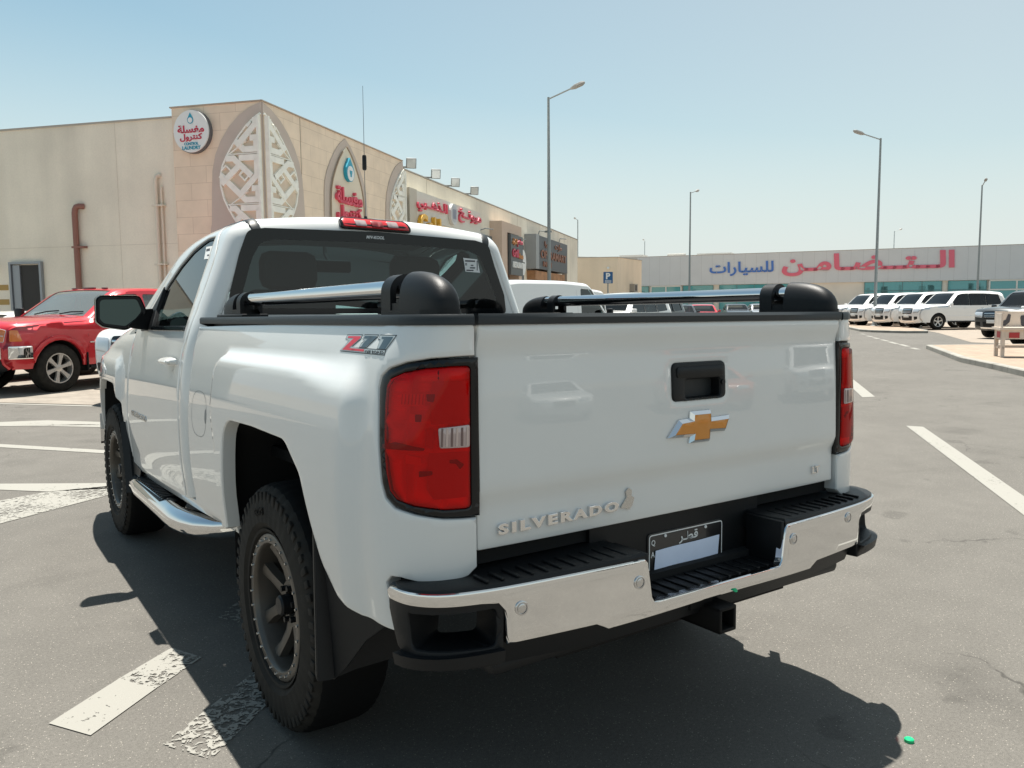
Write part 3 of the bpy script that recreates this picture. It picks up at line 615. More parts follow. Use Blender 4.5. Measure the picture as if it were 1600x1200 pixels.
# ---- bumper
PLAN = [(0, -.135), (.35, -.132), (.70, -.108), (.84, -.086), (.92, -.055), (.968, -.005), (.984, .05), (.986, .092)]
def plan_pts():
    n = 400; P = []
    for i in range(n+1):
        # catmull in index space
        t = i/n*(len(PLAN)-1); k = min(int(t), len(PLAN)-2); f = t-k
        g = lambda j: np.array(PLAN[max(0, min(j, len(PLAN)-1))]) if j >= 0 else np.array((-PLAN[1][0], PLAN[1][1]))
        p0, p1, p2, p3 = g(k-1), g(k), g(k+1), g(k+2); P.append(.5*((2*p1)+(-p0+p2)*f+(2*p0-5*p1+4*p2-p3)*f*f+(-p0+3*p1-3*p2+p3)*f**3))
    return np.array(P)
_pp = plan_pts(); _s = np.concatenate(([0], np.cumsum(np.hypot(*np.diff(_pp, axis=0).T)))); SMAX = _s[-1]
def bp(s, z, ins=0.):
    a = abs(s); a = min(a, SMAX); x = np.interp(a, _s, _pp[:, 0]); y = np.interp(a, _s, _pp[:, 1])
    if ins:
        x2 = np.interp(min(a+.01, SMAX), _s, _pp[:, 0]); y2 = np.interp(min(a+.01, SMAX), _s, _pp[:, 1]); x1 = np.interp(max(a-.01, 0), _s, _pp[:, 0]); y1 = np.interp(max(a-.01, 0), _s, _pp[:, 1])
        tx, ty = x2-x1, y2-y1; L = math.hypot(tx, ty); x -= ty/L*ins; y += tx/L*ins
    return (math.copysign(float(x), s), float(y), z)
ctop = lambda s: .757+.0*abs(s)
CH = [(-1.088, .736), (-1.092, .748), (-1.078, .760), (-.312, .757), (-.300, .745), (-.284, .645), (-.274, .630)]
def half(p): return [(-a, b2) for a, b2 in p[::-1]]
low = [(1.078, .728), (1.0, .727), (.82, .724), (.775, .719), (.757, .698), (.752, .612), (.48, .607), (.455, .595), (.44, .587), (.10, .592)]
chrome = CH+half(CH)+low+[(-a, b2) for a, b2 in low[::-1]]
bump = MB(); panel(bump, chrome, bp, h=.025, r=.0055, skirt=.022)
bumper = part(bump, 'rear_bumper', M_chrome)
def plan_poly(x0, x1, ins, yi, n=14):
    s0 = float(np.interp(x0, _pp[:, 0], _s)); s1 = float(np.interp(x1, _pp[:, 0], _s)); o = [bp(s0+(s1-s0)*i/n, 0, ins)[:2] for i in range(n+1)]
    return o+[(x1-.01 if x1 > .9 else x1, yi), (x0, yi)]
for s in (-1, 1):
    pads = MB(); p = plan_poly(.305, .983, .006, .09); p = [(s*x, y) for x, y in p]; p = p if area2(p) > 0 else p[::-1]
    panel(pads, rpoly(p, .0), lambda x, y: (x, y, .770+.004*math.cos(abs(x)*3)), h=.06, r=.010, skirt=.05)
    for k in range(11):
        x = .36+k*.043; y0 = float(np.interp(x, _pp[:, 0], _pp[:, 1]))+.022; pads.box((s*x, (y0-.005)/2-.004, .7715), (.010, abs(-.005-y0)*.9, .008), bev=.003)
    pads.box((s*.297, -.055, .695), (.016, .14, .145), bev=.004)
    part(pads, 'step_pad', M_black, bumper)
pads = MB(); pads.box((0, -.055, .624), (.60, .15, .012)); pads.box((0, .045, .72), (.74, .02, .19)); pads.box((0, .075, .80), (1.56, .05, .05), 1)
for k in range(12): pads.box((-.25+k*.045, -.06, .6315), (.012, .10, .006), bev=.002)
part(pads, 'centre_step', [M_black, M_dark], bumper)
for s in (-1, 1):
    cs = MB()
    HOLE = rpoly([(s*.778, .708), (s*1.015, .714), (s*1.000, .618), (s*.778, .610)], .022)
    OUT = [(s*.755, .735), (s*1.06, .745), (s*1.097, .755), (s*1.094, .70), (s*1.055, .615), (s*1.00, .580), (s*.93, .565), (s*.76, .560)]
    panel(cs, rpoly(OUT, .012), lambda a, z: bp(a, z, .006), h=.03, r=.006, skirt=.05, holes=[HOLE], hole_skirt=.12)
    # tread lip
    L0 = [bp(s*(.765+i*.028), .606, -.016) for i in range(11)]; L1 = [bp(s*(.765+i*.028), .606, .11) for i in range(11)]; L2 = [bp(s*(.765+i*.028), .575, -.010) for i in range(11)]
    cs.grid([L2, L0, L1], flip=(s < 0)); 
    for i in range(6):
        a = .80+i*.045; p = bp(s*a, .609, .02); q = bp(s*(a+.02), .609, .06); cs.tube([p, q], .004, 6)
    part(cs, 'corner_step', M_black, bumper)
vl = MB(); panel(vl, [(-.76, .62), (-.76, .545), (-.5, .53), (.5, .53), (.76, .545), (.76, .62)], lambda a, z: bp(a, z, .022+(.62-z)*.4), h=.06, r=0, skirt=0)
vl.box((0, .02, .52), (1.5, .10, .05), bev=.02); part(vl, 'lower_valance', M_black, bumper)
for a, z in ((-.712, .698), (-.334, .696), (.340, .706), (.672, .722)):
    sn = MB(); p = bp(a, z); q = bp(a, z, -.004); n_ = (Vector(q)-Vector(p)).normalized(); sn.lathe([(.0185, -.001), (.0185, .003), (.0165, .004), (.0145, .004), (.0142, .0005), (.0122, .0005), (.0122, .0035), (.010, .0045), (.0, .0045)], p, n_, 24)
    part(sn, 'parking_sensor', mat('satin_chrome', (.6, .6, .6), .22, 1.), bumper)
# plate
pl = MB(); PF = lambda x, z, d=0: (x+.024, .030-d-.0, z)
panel(pl, rpoly([(-.168, .606), (.168, .606), (.168, .762), (-.168, .762)], .014), PF, h=.1, r=.002, skirt=.006)
plate = part(pl, 'licence_plate', mat('plate_black', (.012, .012, .013), .3, coat=.4), bumper)
pl = MB(); o_ = rpoly([(-.164, .610), (.164, .610), (.164, .758), (-.164, .758)], .012); i_ = offset_in(o_, .0035); panel(pl, o_, lambda x, z: PF(x, z, .0015), h=.1, r=0, skirt=0, holes=[i_])
text_box(pl, '\ufed7\ufec4\u0640\ufeae', lambda x, z, d: PF(x, z, .001+d), -.035, .050, .712, .748, .0008, bold=.02, arabic=True)
text_box(pl, 'Q', lambda x, z, d: PF(x, z, .001+d), -.154, -.138, .722, .742, .0008, bold=.01); text_box(pl, 'A', lambda x, z, d: PF(x, z, .001+d), -.156, -.140, .688, .706, .0008, bold=.01)
for x in (-.095, .085): pl.cyl(PF(x, .748, 0), PF(x, .748, .003), .005, 10)
part(pl, 'plate_lettering', mat('paper'), plate)
pl = MB(); panel(pl, [(-.146, .628), (.142, .624), (.151, .712), (-.138, .708)], lambda x, z: PF(x, z, .003+.0015*math.sin(x*30)), h=.02, r=0, skirt=.001, outskirt=True); part(pl, 'paper_cover', mat('plate_paper', (.72, .80, .97), .8, noise=.05, nscale=9), plate)
# hitch, under-body
m = MB()
for dx, dz, sx_, sz_ in ((-.031, 0, .012, .076), (.031, 0, .012, .076), (0, .033, .074, .012), (0, -.033, .074, .012)): m.box((0+dx, -.05, .525+dz), (sx_, .22, sz_), bev=.004)
m.box((0, .02, .525), (.06, .08, .06)); m.box((0, .05, .50), (1.0, .06, .06)); m.box((-.045, -.07, .575), (.10, .06, .05), bev=.01); m.box((.12, -.06, .555), (.12, .012, .04)); part(m, 'tow_hitch', mat('hitch_black', (.004, .004, .004), .6, spec=.2))
m = MB(); m.add([(.05, -.118, .590), (.26, -.125, .601), (.24, -.120, .592), (.06, -.112, .575)], [(0, 1, 2, 3)]); m.tube([(.25, -.121, .597), (.285, -.128, .603), (.295, -.128, .598), (.285, -.128, .590), (.272, -.126, .592)], .003, 6); part(m, 'wiring_strap', M_black)
m = MB(); m.lathe([(0, .004), (.006, .0035), (.009, 0), (.006, -.002), (0, -.003)], (.055, -.137, .597), (0, -.6, 1), 12); part(m, 'green_tag', mat('green_plastic', (.0, .42, .16), .4))
m = MB()
m.box((0, 2.3, .62), (1.05, 4.6, .06)); m.box((-.42, 2.6, .53), (.08, 4.3, .15)); m.box((.42, 2.6, .53), (.08, 4.3, .15)); m.cyl((-.8, 1.05, .43), (.8, 1.05, .43), .05, 12); m.lathe([(.0, -.13), (.12, -.1), (.15, 0), (.12, .1), (0, .13)], (0, 1.05, .43), (0, 1, 0), 16)
m.cyl((-.8, 4.08, .43), (.8, 4.08, .43), .04, 12); m.cyl((.3, .25, .45), (.3, 1.7, .48), .05, 12); part(m, 'chassis', M_dark)
for yc, zt in ((1.03, 1.05), (4.11, 1.04)):
    for s in (-1, 1):
        m = MB(); arc = [(yc+.47, .40), (yc+.46, .80), (yc+.42, .96), (yc+.3, zt+.02), (yc, zt+.035), (yc-.32, zt+.03), (yc-.44, .96), (yc-.49, .80), (yc-.50, .5)]
        m.grid([[(s*x, y, z) for y, z in arc] for x in (.955, .60)], flip=(s > 0)); m.prism([(y, z) for y, z in arc], lambda u, v, w_: (s*(.60-w_), u, v), .02); part(m, 'wheel_arch_liner', M_dark)
# ---- mud flaps
for s in (-1, 1):
    m = MB(); rows = []
    for i in range(9):
        t = i/8; z = .375+t*.47; y = .475+.045*t; rows.append([(s*(1.012-.02*t), y+.035, z), (s*(1.022-.02*t), y, z), (s*(.99-.02*t), y-.012, z), (s*.90, y+.012-.0*t, z), (s*.74, y+.02, z)])
    m.grid(rows, flip=(s > 0)); m.grid([[(a, b2+.008, c2) for a, b2, c2 in r] for r in rows], flip=(s < 0))
    panel(m, [(.50, .84), (.53, .84), (.50, .37), (.47, .37), (.42, .42), (.34, .52), (.24, .60), (.22, .635), (.34, .650), (.44, .73)], lambda y, z: (s*(.985-.35*(.5-y)), y, z), h=.04, r=0, skirt=.006, flip=(s < 0))
    part(m, 'mud_flap', M_black)
    m = MB(); rows = []
    for i in range(8):
        t = i/7; z = .40+t*.41; y = 3.50+.12*t; rows.append([(s*1.0, y+.05, z), (s*1.012, y, z), (s*.98, y-.03, z), (s*.86, y-.02, z), (s*.78, y-.01, z)])
    m.grid(rows, flip=(s > 0)); m.grid([[(a, b2+.01, c2) for a, b2, c2 in r] for r in rows], flip=(s < 0))
    panel(m, [(3.63, .80), (3.60, .60), (3.53, .40), (3.46, .41), (3.36, .48), (3.28, .56), (3.50, .58), (3.56, .70)], lambda y, z: (s*(.97), y, z), h=.05, r=0, skirt=.006, flip=(s < 0)); part(m, 'mud_flap', M_black)
# ---- rocker + running boards
for s in (-1, 1):
    m = MB(); panel(m, [(3.56, .60), (2.05, .60), (1.46, .618), (1.46, .585), (2.05, .555), (3.5, .50), (3.56, .50)], lambda y, z: (s*(.955-(.6-z)*.25), y, z), h=.08, r=.004, skirt=.04, flip=(s < 0)); part(m, 'rocker_panel', M_white)
    m = MB(); path = [(.86, 3.58, .47), (.92, 3.50, .465), (.955, 3.40, .46), (.962, 3.25, .455), (.962, 2.52, .452), (.955, 2.42, .45), (.935, 2.33, .45), (.90, 2.25, .45), (.84, 2.19, .45), (.76, 2.15, .45)]
    m.tube([(s*a, b2, c2) for a, b2, c2 in path], .060, 20); rb = part(m, 'running_board', M_chrome)
    m = MB(); panel(m, rpoly([(.880, 3.32), (1.0, 3.32), (1.003, 2.66), (.95, 2.56), (.880, 2.58)], .02), lambda x, y: (s*x, y, .5135-.6*(x-.955)**2*8), h=.05, r=.004, skirt=.03, flip=(s < 0))
    for k in range(15): m.box((s*.945, 2.68+k*.044, .5165), (.085, .018, .010), bev=.003)
    part(m, 'step_pad', M_black, rb)
    for y in (2.7, 3.2): m = MB(); m.box((s*.82, y, .49), (.22, .05, .03)); part(m, 'step_bracket', M_black, rb)
# ---- bed rail bars
for s in (-1, 1):
    X = s*.808; m = MB(); m.tube([(X, .15, 1.500), (X, 1.80, 1.500)], .0265, 24); bar = part(m, 'bed_rail_bar', M_chrome)
    m = MB()   # rear dome
    rows = []; nA = 16
    for i in range(13):
        t = i/12; ang = t*math.pi/2; yy = .235-.185*math.sin(ang)**1.0; hh = .112*math.cos(ang)**.62 if t < 1 else .0; ww = .052*(math.cos(ang)**.45 if t < 1 else 0)
        rows.append([(X+ww*math.cos(a)*(1 if abs(math.cos(a)) < .99 else 1), yy, 1.432+max(hh, .001)*abs(math.sin(a))**.62) for a in [math.pi*j/nA for j in range(nA+1)]])
    m.grid(rows); m.add(rows[0], [tuple(range(nA+1))]); 
    m.prism(rpoly([(X-.052, .35), (X+.052, .35), (X+.052, .12, .04), (X+.03, .045, .03), (X-.03, .045, .03), (X-.052, .12, .04)], .01), lambda u, v, w_: (u, v, 1.429+w_), .012)
    # ring (fork) in front of the dome
    def ringp(y0, y1, h=.108, w_=.050, wall=.018):
        o = [(-w_, 0), (-w_, h-w_)]+[(-w_*math.cos(a), h-w_+w_*math.sin(a)) for a in [math.pi*j/14 for j in range(1, 14)]]+[(w_, h-w_), (w_, 0)]
        i_ = [(w_-wall, .028), (w_-wall, h-w_)]+[((w_-wall)*math.cos(a), h-w_+(w_-wall)*math.sin(a)) for a in [math.pi*j/14 for j in range(1, 14)]]+[(-(w_-wall), h-w_), (-(w_-wall), .028)]
        poly = o+[(w_, .012), ]; 
        q = o; n = len(q); A = [(X+u, y0, 1.432+v) for u, v in q]; B = [(X+u, y1, 1.432+v) for u, v in q]; m.add(A+B, [(i, i+1, n+i+1, n+i) for i in range(n-1)], smooth=True)
        A2 = [(X+u, y0, 1.432+v) for u, v in i_]; B2 = [(X+u, y1, 1.432+v) for u, v in i_]; k = len(i_); m.add(A2+B2, [(i, i+1, k+i+1, k+i) for i in range(k-1)], smooth=True)
        ir = i_[::-1]
        for yy in (y0, y1): m.add([(X+u, yy, 1.432+v) for u, v in q]+[(X+u, yy, 1.432+v) for u, v in ir], [(i, i+1, n+i+1, n+i) for i in range(n-1)])
    ringp(.290, .346)
    m.box((X, .264, 1.446), (.094, .06, .028))
    part(m, 'bar_end_dome', M_black, bar)
    m = MB(); ringp(1.665, 1.715, .100, .046); rows = []
    for i in range(9):
        t = i/8; ang = t*math.pi/2; rows.append([(X+.046*math.cos(a)*(math.cos(ang)**.45 if t < 1 else 0), 1.775+.20*math.sin(ang), 1.432+max(.098*math.cos(ang)**.6 if t < 1 else 0, .001)*abs(math.sin(a))**.62) for a in [math.pi*j/12 for j in range(13)]])
    m.grid(rows); m.add(rows[0], [tuple(range(13))]); m.box((X, 1.80, 1.434), (.11, .37, .014), bev=.005); m.box((X, 1.745, 1.446), (.09, .07, .028)); part(m, 'bar_front_stand', M_black, bar)
# ---- aerial
ab = cross(2.5, 2.6)[1]; m = MB(); A0 = Vector((.10, 2.5, 1.932))
m.lathe([(.0, .05), (.008, .05), (.012, .03), (.017, .012), (.030, .004), (.032, 0), (.032, -.004)], A0, (0, 0, 1), 16); ant = part(m, 'roof_aerial', M_black)
m = MB(); m.cyl(A0+Vector((0, 0, .04)), A0+Vector((0, 0, .755)), .0022, 6, r2=.0012); part(m, 'aerial_whip', mat('whip_metal', (.10, .11, .12), .4, .8), ant)
m = MB(); m.lathe([(0, .0), (.009, .002), (.012, .01), (.012, .075), (.009, .083), (0, .085)], A0+Vector((0, 0, .30)), (0, 0, 1), 14); part(m, 'aerial_coil', M_black, ant)
# ---- wheels
def hero_wheel(name, R=.432, W=.27, rr=.247):
    root = empty(name); root.parent = truck
    t = MB()   # axis +x = outboard
    def mod(k, j, r, h):
        g = k % 4; side_ = abs(h) > .10
        if j in (3, 4, 8, 9) and (g in (0,) if (k//4) % 2 else g in (1,)): return (r-.006, h)
        if j in (5, 6, 7) and g == (2 if j == 6 else 0): return (r-.005, h)
        if j in (2, 10) and g in (0, 1): return (r-.002, h*.985)
        return (r, h)
    hw = W/2
    prof = [(rr-.004, hw-.035), (rr+.05, hw+.004), (R-.075, hw+.003), (R-.028, hw-.008), (R-.008, hw-.026), (R, hw-.055), (R+.001, 0), (R, -hw+.055), (R-.008, -hw+.026), (R-.028, -hw+.008), (R-.075, -hw), (rr, -hw+.02)]
    t.lathe(prof, (0, 0, 0), (1, 0, 0), 176, mod=mod)
    prof2 = [(rr+.012, hw-.018), (rr+.018, hw-.006), (rr+.028, hw-.004)]
    t.lathe(prof2, (0, 0, 0), (1, 0, 0), 64)
    # shoulder lugs
    for k in range(58):
        a = 2*math.pi*k/58; ca, sa = math.cos(a), math.sin(a); rm = R-.045-(.004 if k % 2 else 0); t.box((hw-.006, rm*ca, rm*sa), (.011, .024, .046 if k % 2 else .032), rot=Matrix.Rotation(a, 3, 'X').to_3x3() @ Matrix.Rotation(R_(90), 3, 'X'), bev=.003)
    # raised sidewall lettering
    def arc(x, v, d, a0, rad): a = a0-x/rad; return (hw+.004+d, (rad+v)*math.cos(a), (rad+v)*math.sin(a))
    text_box(t, 'GOYS', lambda x, v, d: arc(x, v, d*1., math.pi/2, R-.108), .05*0-.045, .045, 0, .026, .0035, bold=.02)
    for fi, f_ in enumerate(t.f):
        xx = [t.v[q_] for q_ in f_]; mr = sum(math.hypot(p_[1], p_[2]) for p_ in xx)/len(xx); mx_ = sum(p_[0] for p_ in xx)/len(xx)
        if mx_ < hw-.03 and mr > rr+.02: t.m[fi] = 1
    ty = t.build('tyre', [M_tyre, M_tread_shade], root, sharp=35)
    r = MB()
    r.lathe([(rr-.035, hw-.10), (rr-.030, hw-.03), (rr-.026, hw-.014), (rr-.022, hw-.010), (rr+.002, hw-.010), (rr+.008, hw-.014), (rr+.008, hw-.04)], (0, 0, 0), (1, 0, 0), 64)
    r.lathe([(rr-.035, hw-.10), (rr-.045, hw-.20), (rr-.04, -hw+.03), (rr, -hw+.02)], (0, 0, 0), (1, 0, 0), 48)
    for k in range(28):
        a = 2*math.pi*k/28; r.lathe([(.0, .006), (.0045, .006), (.0055, .0)], (hw-.010, (rr-.009)*math.cos(a), (rr-.009)*math.sin(a)), (1, 0, 0), 6, mi=1, smooth=False)
    for k in range(8):
        a = 2*math.pi*k/8+.2; sgn = 1 if k % 2 else -1; a2 = a+sgn*(.10); q = []
        for rad, wd, dx in ((.075, .030, -.075), (.12, .024, -.070), (.17, .022, -.058), (rr-.028, .030, -.042)):
            aa = a2+(a-a2-sgn*.05)*(rad-.075)/(rr-.10); c_, s_ = math.cos(aa), math.sin(aa); tx, tz = -s_, c_
            q.append([(hw+dx+o, rad*c_+tx*wd*k2, rad*s_+tz*wd*k2) for o, k2 in ((-.03, -1), (0, -.8), (.004, 0), (0, .8), (-.03, 1))])
        r.grid(q, smooth=False)
    r.lathe([(.088, hw-.11), (.088, hw-.078), (.080, hw-.070), (.050, hw-.070), (.046, hw-.090), (.0, hw-.090)], (0, 0, 0), (1, 0, 0), 32)
    rim = r.build('rim', [M_rim, M_steel], root, sharp=35)
    c_ = MB(); c_.lathe([(.036, hw-.10), (.036, hw-.035), (.030, hw-.028), (0, hw-.026)], (0, 0, 0), (1, 0, 0), 20)
    for k in range(6):
        a = 2*math.pi*k/6; c_.cyl((hw-.085, .062*math.cos(a), .062*math.sin(a)), (hw-.052, .062*math.cos(a), .062*math.sin(a)), .010, 8)
    c_.build('hub_cap', M_black, root)
    d_ = MB(); d_.lathe([(.0, -.03), (.155, -.03), (.155, -.015), (0, -.015)], (0, 0, 0), (1, 0, 0), 32); d_.build('brake_disc', mat('brake_steel', (.12, .12, .12), .4, .8), root)
    return root
w0 = hero_wheel('wheel'); first = True
for s, y in ((-1, 1.05), (1, 1.05), (-1, 4.08), (1, 4.08)):
    o = w0 if first else copy_tree(w0, truck); first = False; xo = .985 if y < 2 else 1.0
    P = TI @ Vector((s*(xo-.145), y, .432)); o.location = P; o.rotation_euler = (.9*(y > 2)+.25, 0, 0) if s > 0 else (.25+.7*(y > 2), 0, math.pi)
# ---- truck front (out of the photograph, kept plain but complete)
m = MB(); m.box((0, 4.86, .95), (1.42, .14, .36), bev=.03); gr = part(m, 'grille', M_black)
m = MB(); m.box((0, 4.935, .96), (1.46, .03, .05), bev=.01); m.box((0, 4.92, 1.12), (1.5, .04, .03), bev=.01); m.box((0, 4.92, .79), (1.4, .04, .03), bev=.01); part(m, 'grille_bar', M_chrome, gr)
for s in (-1, 1):
    m = MB(); m.box((s*.80, 4.84, 1.0), (.20, .2, .26), bev=.03); part(m, 'headlight', mat('headlamp', (.6, .62, .64), .1, .4, coat=1.))
m = MB(); m.grid([[(x, 5.02-.16*(abs(x)/.95)**3, z) for x in [-.95+i*.095 for i in range(21)]] for z in (.52, .56, .70, .74)]); m.box((0, 4.85, .62), (1.7, .2, .2)); part(m, 'front_bumper', M_chrome)
# ================================================================ other vehicles
def smooth_prof(pts, step=.09):
    """pts [(y,z,r)] -> resampled rounded polyline"""
    out = [tuple(pts[0][:2])]
    for i in range(1, len(pts)-1):
        a = np.array(pts[i-1][:2], float); b = np.array(pts[i][:2], float); c = np.array(pts[i+1][:2], float); r = pts[i][2] if len(pts[i]) > 2 else .06
        u = a-b; v = c-b; lu = np.hypot(*u); lv = np.hypot(*v); t = min(r, lu*.45, lv*.45); p0 = b+u/lu*t; p1 = b+v/lv*t
        for k in range(4): s = k/3; out.append(tuple((1-s)**2*p0+2*s*(1-s)*b+s*s*p1))
    out.append(tuple(pts[-1][:2])); res = []
    for a, b in zip(out, out[1:]):
        a = np.array(a); b = np.array(b); L = np.hypot(*(b-a)); n = max(1, int(L/step)); res += [tuple(a+(b-a)*k/n) for k in range(n)]
    res.append(out[-1]); return res
FR = [-1, -.985, -.95, -.9, -.84, -.76, -.6, -.4, -.2, 0, .2, .4, .6, .76, .84, .9, .95, .985, 1]
def make_wheel(root, name, R, W, mrim, spokes=5, detail=True):
    w_ = empty(name); w_.parent = root; hw = W/2; rr = R*.62
    t = MB(); t.lathe([(rr, hw-.02), (rr+.02, hw), (R-.05, hw+.004), (R-.012, hw-.02), (R, hw-.05), (R, -hw+.05), (R-.02, -hw+.01), (rr, -hw)], (0, 0, 0), (1, 0, 0), 48 if detail else 28); t.build('tyre', M_tyre, w_)
    r = MB(); r.lathe([(rr+.004, hw-.03), (rr, hw-.012), (rr-.018, hw-.014), (rr-.03, hw-.06), (rr-.04, -hw+.02)], (0, 0, 0), (1, 0, 0), 40 if detail else 24)
    r.lathe([(.065, hw-.05), (.065, hw-.035), (.04, hw-.028), (0, hw-.028)], (0, 0, 0), (1, 0, 0), 20); r.lathe([(rr-.02, hw-.12), (0, hw-.12)], (0, 0, 0), (1, 0, 0), 20, mi=1)
    for k in range(spokes):
        a = 2*math.pi*k/spokes; c, s = math.cos(a), math.sin(a); q = []
        for rad, wd, dx in ((.04, .035, -.035), (rr*.5, rr*.13, -.03), (rr-.015, rr*.20, -.022)): q.append([(hw+dx+o, rad*c-s*wd*k2, rad*s+c*wd*k2) for o, k2 in ((-.03, -1), (0, -.8), (0, .8), (-.03, 1))])
        r.grid(q, smooth=False)
    r.build('rim', [mrim, M_dark], w_); return w_
class Car:
    def __init__(c, name, spec, paint, label, cat, group=None, glassm=None):
        c.root = empty(name, label=label, cat=cat, group=group); c.s = spec; s = spec; W = s['W']; c.paint = paint
        c.prof = smooth_prof(s['prof']); P = np.array(c.prof); n = len(P)
        T = np.gradient(P, axis=0); T /= np.hypot(*T.T)[:, None]; c.N = np.stack((T[:, 1], -T[:, 0]), 1)   # outward for front->rear order (y decreasing): up
        if c.N[n//2][1] < 0: c.N = -c.N
        c.crown = np.array([np.interp(i/(n-1), *zip(*s.get('crown', [(0, .10), (.15, .09), (.3, .03), (.5, .02), (.85, .03), (1, .05)]))) for i in range(n)])
        c.P = P; c.e = s.get('edge', .05); c.acc = np.concatenate(([0], np.cumsum(np.hypot(*np.diff(P, axis=0).T))))
        body = MB()
        rows = []
        for i in range(n):
            rows.append([c.surf_i(i, f) for f in FR])
        ncol = len(FR); idx = {}
        gl = MB(); V = [p for r in rows for p in r]; isg = lambda i: any(a <= (P[i][0]+P[i+1][0])/2 <= b for a, b in s['glass'])
        gf = s.get('gf', .86); Fb, Fg = [], []
        for i in range(n-1):
            zmid = (P[i][1]+P[i+1][1])/2
            for j in range(ncol-1):
                f = (i*ncol+j, (i+1)*ncol+j, (i+1)*ncol+j+1, i*ncol+j+1); fm = abs(FR[j]+FR[j+1])/2
                (Fg if isg(i) and fm < gf and zmid > s['belt'] else Fb).append(f)
        body.add(V, Fb, 0, True)
        edge = [(rows[i][-1][1], rows[i][-1][2]) for i in range(n)]
        # side outline
        bot = [(P[-1][0]+.03, s['sill'])]
        for yc, R in ((s['axr'], s['arch']), (s['axf'], s['arch'])):
            bot += [(yc-R, s['sill'])]+[(yc-R*math.cos(a), s['wz']+R*math.sin(a)) for a in [math.pi*(k+.5)/12 for k in range(12)]]+[(yc+R, s['sill'])]
        bot += [(P[0][0]-.03, s['sill'])]
        out = edge+bot
        # drop points of edge below sill
        out = [(y, max(z, s['sill'])) for y, z in out]
        clean = []
        for p in out:
            if not clean or math.hypot(p[0]-clean[-1][0], p[1]-clean[-1][1]) > .004: clean.append(p)
        out = clean
        c.wins = s.get('wins', [])
        R_s = MB(); panel(R_s, out, c.side, h=.11, r=0, skirt=.03, holes=c.wins, hole_skirt=.03)
        body.add(R_s.v, R_s.f, 0, False); body.sm[-len(R_s.f):] = R_s.sm
        body.add([(-x, y, z) for x, y, z in R_s.v], [q[::-1] for q in R_s.f], 0, False); body.sm[-len(R_s.f):] = R_s.sm
        body.build('body', paint, c.root, weld=True, sharp=50)
        gm = glassm or M_glassd
        for lo, hi, nm in ((0, 9, 'windshield'), (-9, 0, 'rear_window')):
            g = MB(); ff = [q for q in Fg if lo <= V[q[0]][1] < hi] if s.get('split', True) else Fg
            if not ff: continue
            used = sorted({i for q in ff for i in q}); mp = {a: b for b, a in enumerate(used)}
            g.add([Vector(V[i])-Vector((0, 0, 0)) for i in used], [tuple(mp[i] for i in q) for q in ff], 0, True); g.v = [(x*.995, y-.008*(1 if nm == 'windshield' else -1), z-.008) for x, y, z in g.v]; g.build(nm, gm, c.root)
        for sg in (-1, 1):
            for q in c.wins:
                g = MB(); panel(g, q, c.side, h=.15, r=0, skirt=0, off=-.018)
                if sg < 0: g.v = [(-x, y, z) for x, y, z in g.v]; g.f = [k[::-1] for k in g.f]
                g.build('side_window', gm, c.root)
        ch = MB(); L0, L1 = P[-1][0]+.35, P[0][0]-.35; ch.box((0, (L0+L1)/2, s['sill']+.12), (W-.35, L1-L0, .24)); ch.box((0, (s['axf']+s['axr'])/2, s['belt']-.35), (W-.3, (s['axf']-s['axr'])-2*s['arch']-.1, .3))
        ch.build('underbody', M_dark, c.root)
        for yc in (s['axf'], s['axr']):
            for sg in (-1, 1):
                a_ = MB(); R = s['arch']+.01; arc = [(yc-R*math.cos(math.pi*k/12), s['wz']+R*math.sin(math.pi*k/12)) for k in range(13)]
                a_.grid([[(sg*x, y, z) for y, z in arc] for x in (W/2-.03, W/2-.36)], flip=(sg > 0)); a_.add([(sg*(W/2-.36), y, z) for y, z in arc], [tuple(range(13))]); a_.build('wheel_arch', M_dark, c.root)
        w0 = make_wheel(c.root, 'wheel', s['R'], s.get('tw', .24), s.get('rim', mat('alloy', (.50, .50, .49), .3, .85)), s.get('spokes', 5), s.get('detail', True)); k = 0
        for yc in (s['axf'], s['axr']):
            for sg in (-1, 1):
                o = w0 if k == 0 else copy_tree(w0, c.root); k += 1
                o.location = (sg*(W/2-s.get('tw', .24)/2-.012), yc, s['R']); o.rotation_euler = (.3*k, 0, 0 if sg > 0 else math.pi)
    def X(c, y, z):
        s = c.s; x = s['W']/2; b = s['belt']
        if z < b: x -= .045*((b-.25-z)/.6)**2*(1 if z < b-.25 else .5)
        else: x -= .045*(.25/.6)**2*.5+s.get('tumble', .28)*(z-b)
        if z < b and z > b-.1: x -= 0
        yf, yr = c.P[:, 0].max(), c.P[:, 0].min(); rf = s.get('rf', .5); rb = s.get('rb', .25)
        if y > yf-rf: x -= s.get('kf', .16)*((y-(yf-rf))/rf)**2.4
        if y < yr+rb: x -= s.get('kr', .08)*(((yr+rb)-y)/rb)**2.4
        return x
    def side(c, y, z): return (c.X(y, z), y, z)
    def surf_i(c, i, f):
        a = abs(f); k = max(0, (a-.84)/.16); ins = c.e*(1-math.sqrt(max(0, 1-k*k))) if k < 1 else c.e
        p = c.P[i]-c.N[i]*ins+c.N[i]*c.crown[i]*(1-f*f)-c.N[i]*c.crown[i]*0; xe = c.X(*(c.P[i]-c.N[i]*c.e)); return (f*xe, float(p[0]), float(p[1]))
    def surf(c, t, f):
        """t = arc length from the front bottom"""
        t = max(0, min(t, c.acc[-1]-1e-4)); i = int(np.searchsorted(c.acc, t, 'right')-1); u = (t-c.acc[i])/max(1e-6, c.acc[i+1]-c.acc[i])
        a = np.array(c.surf_i(i, f)); b = np.array(c.surf_i(min(i+1, len(c.P)-1), f)); return tuple(a*(1-u)+b*u)
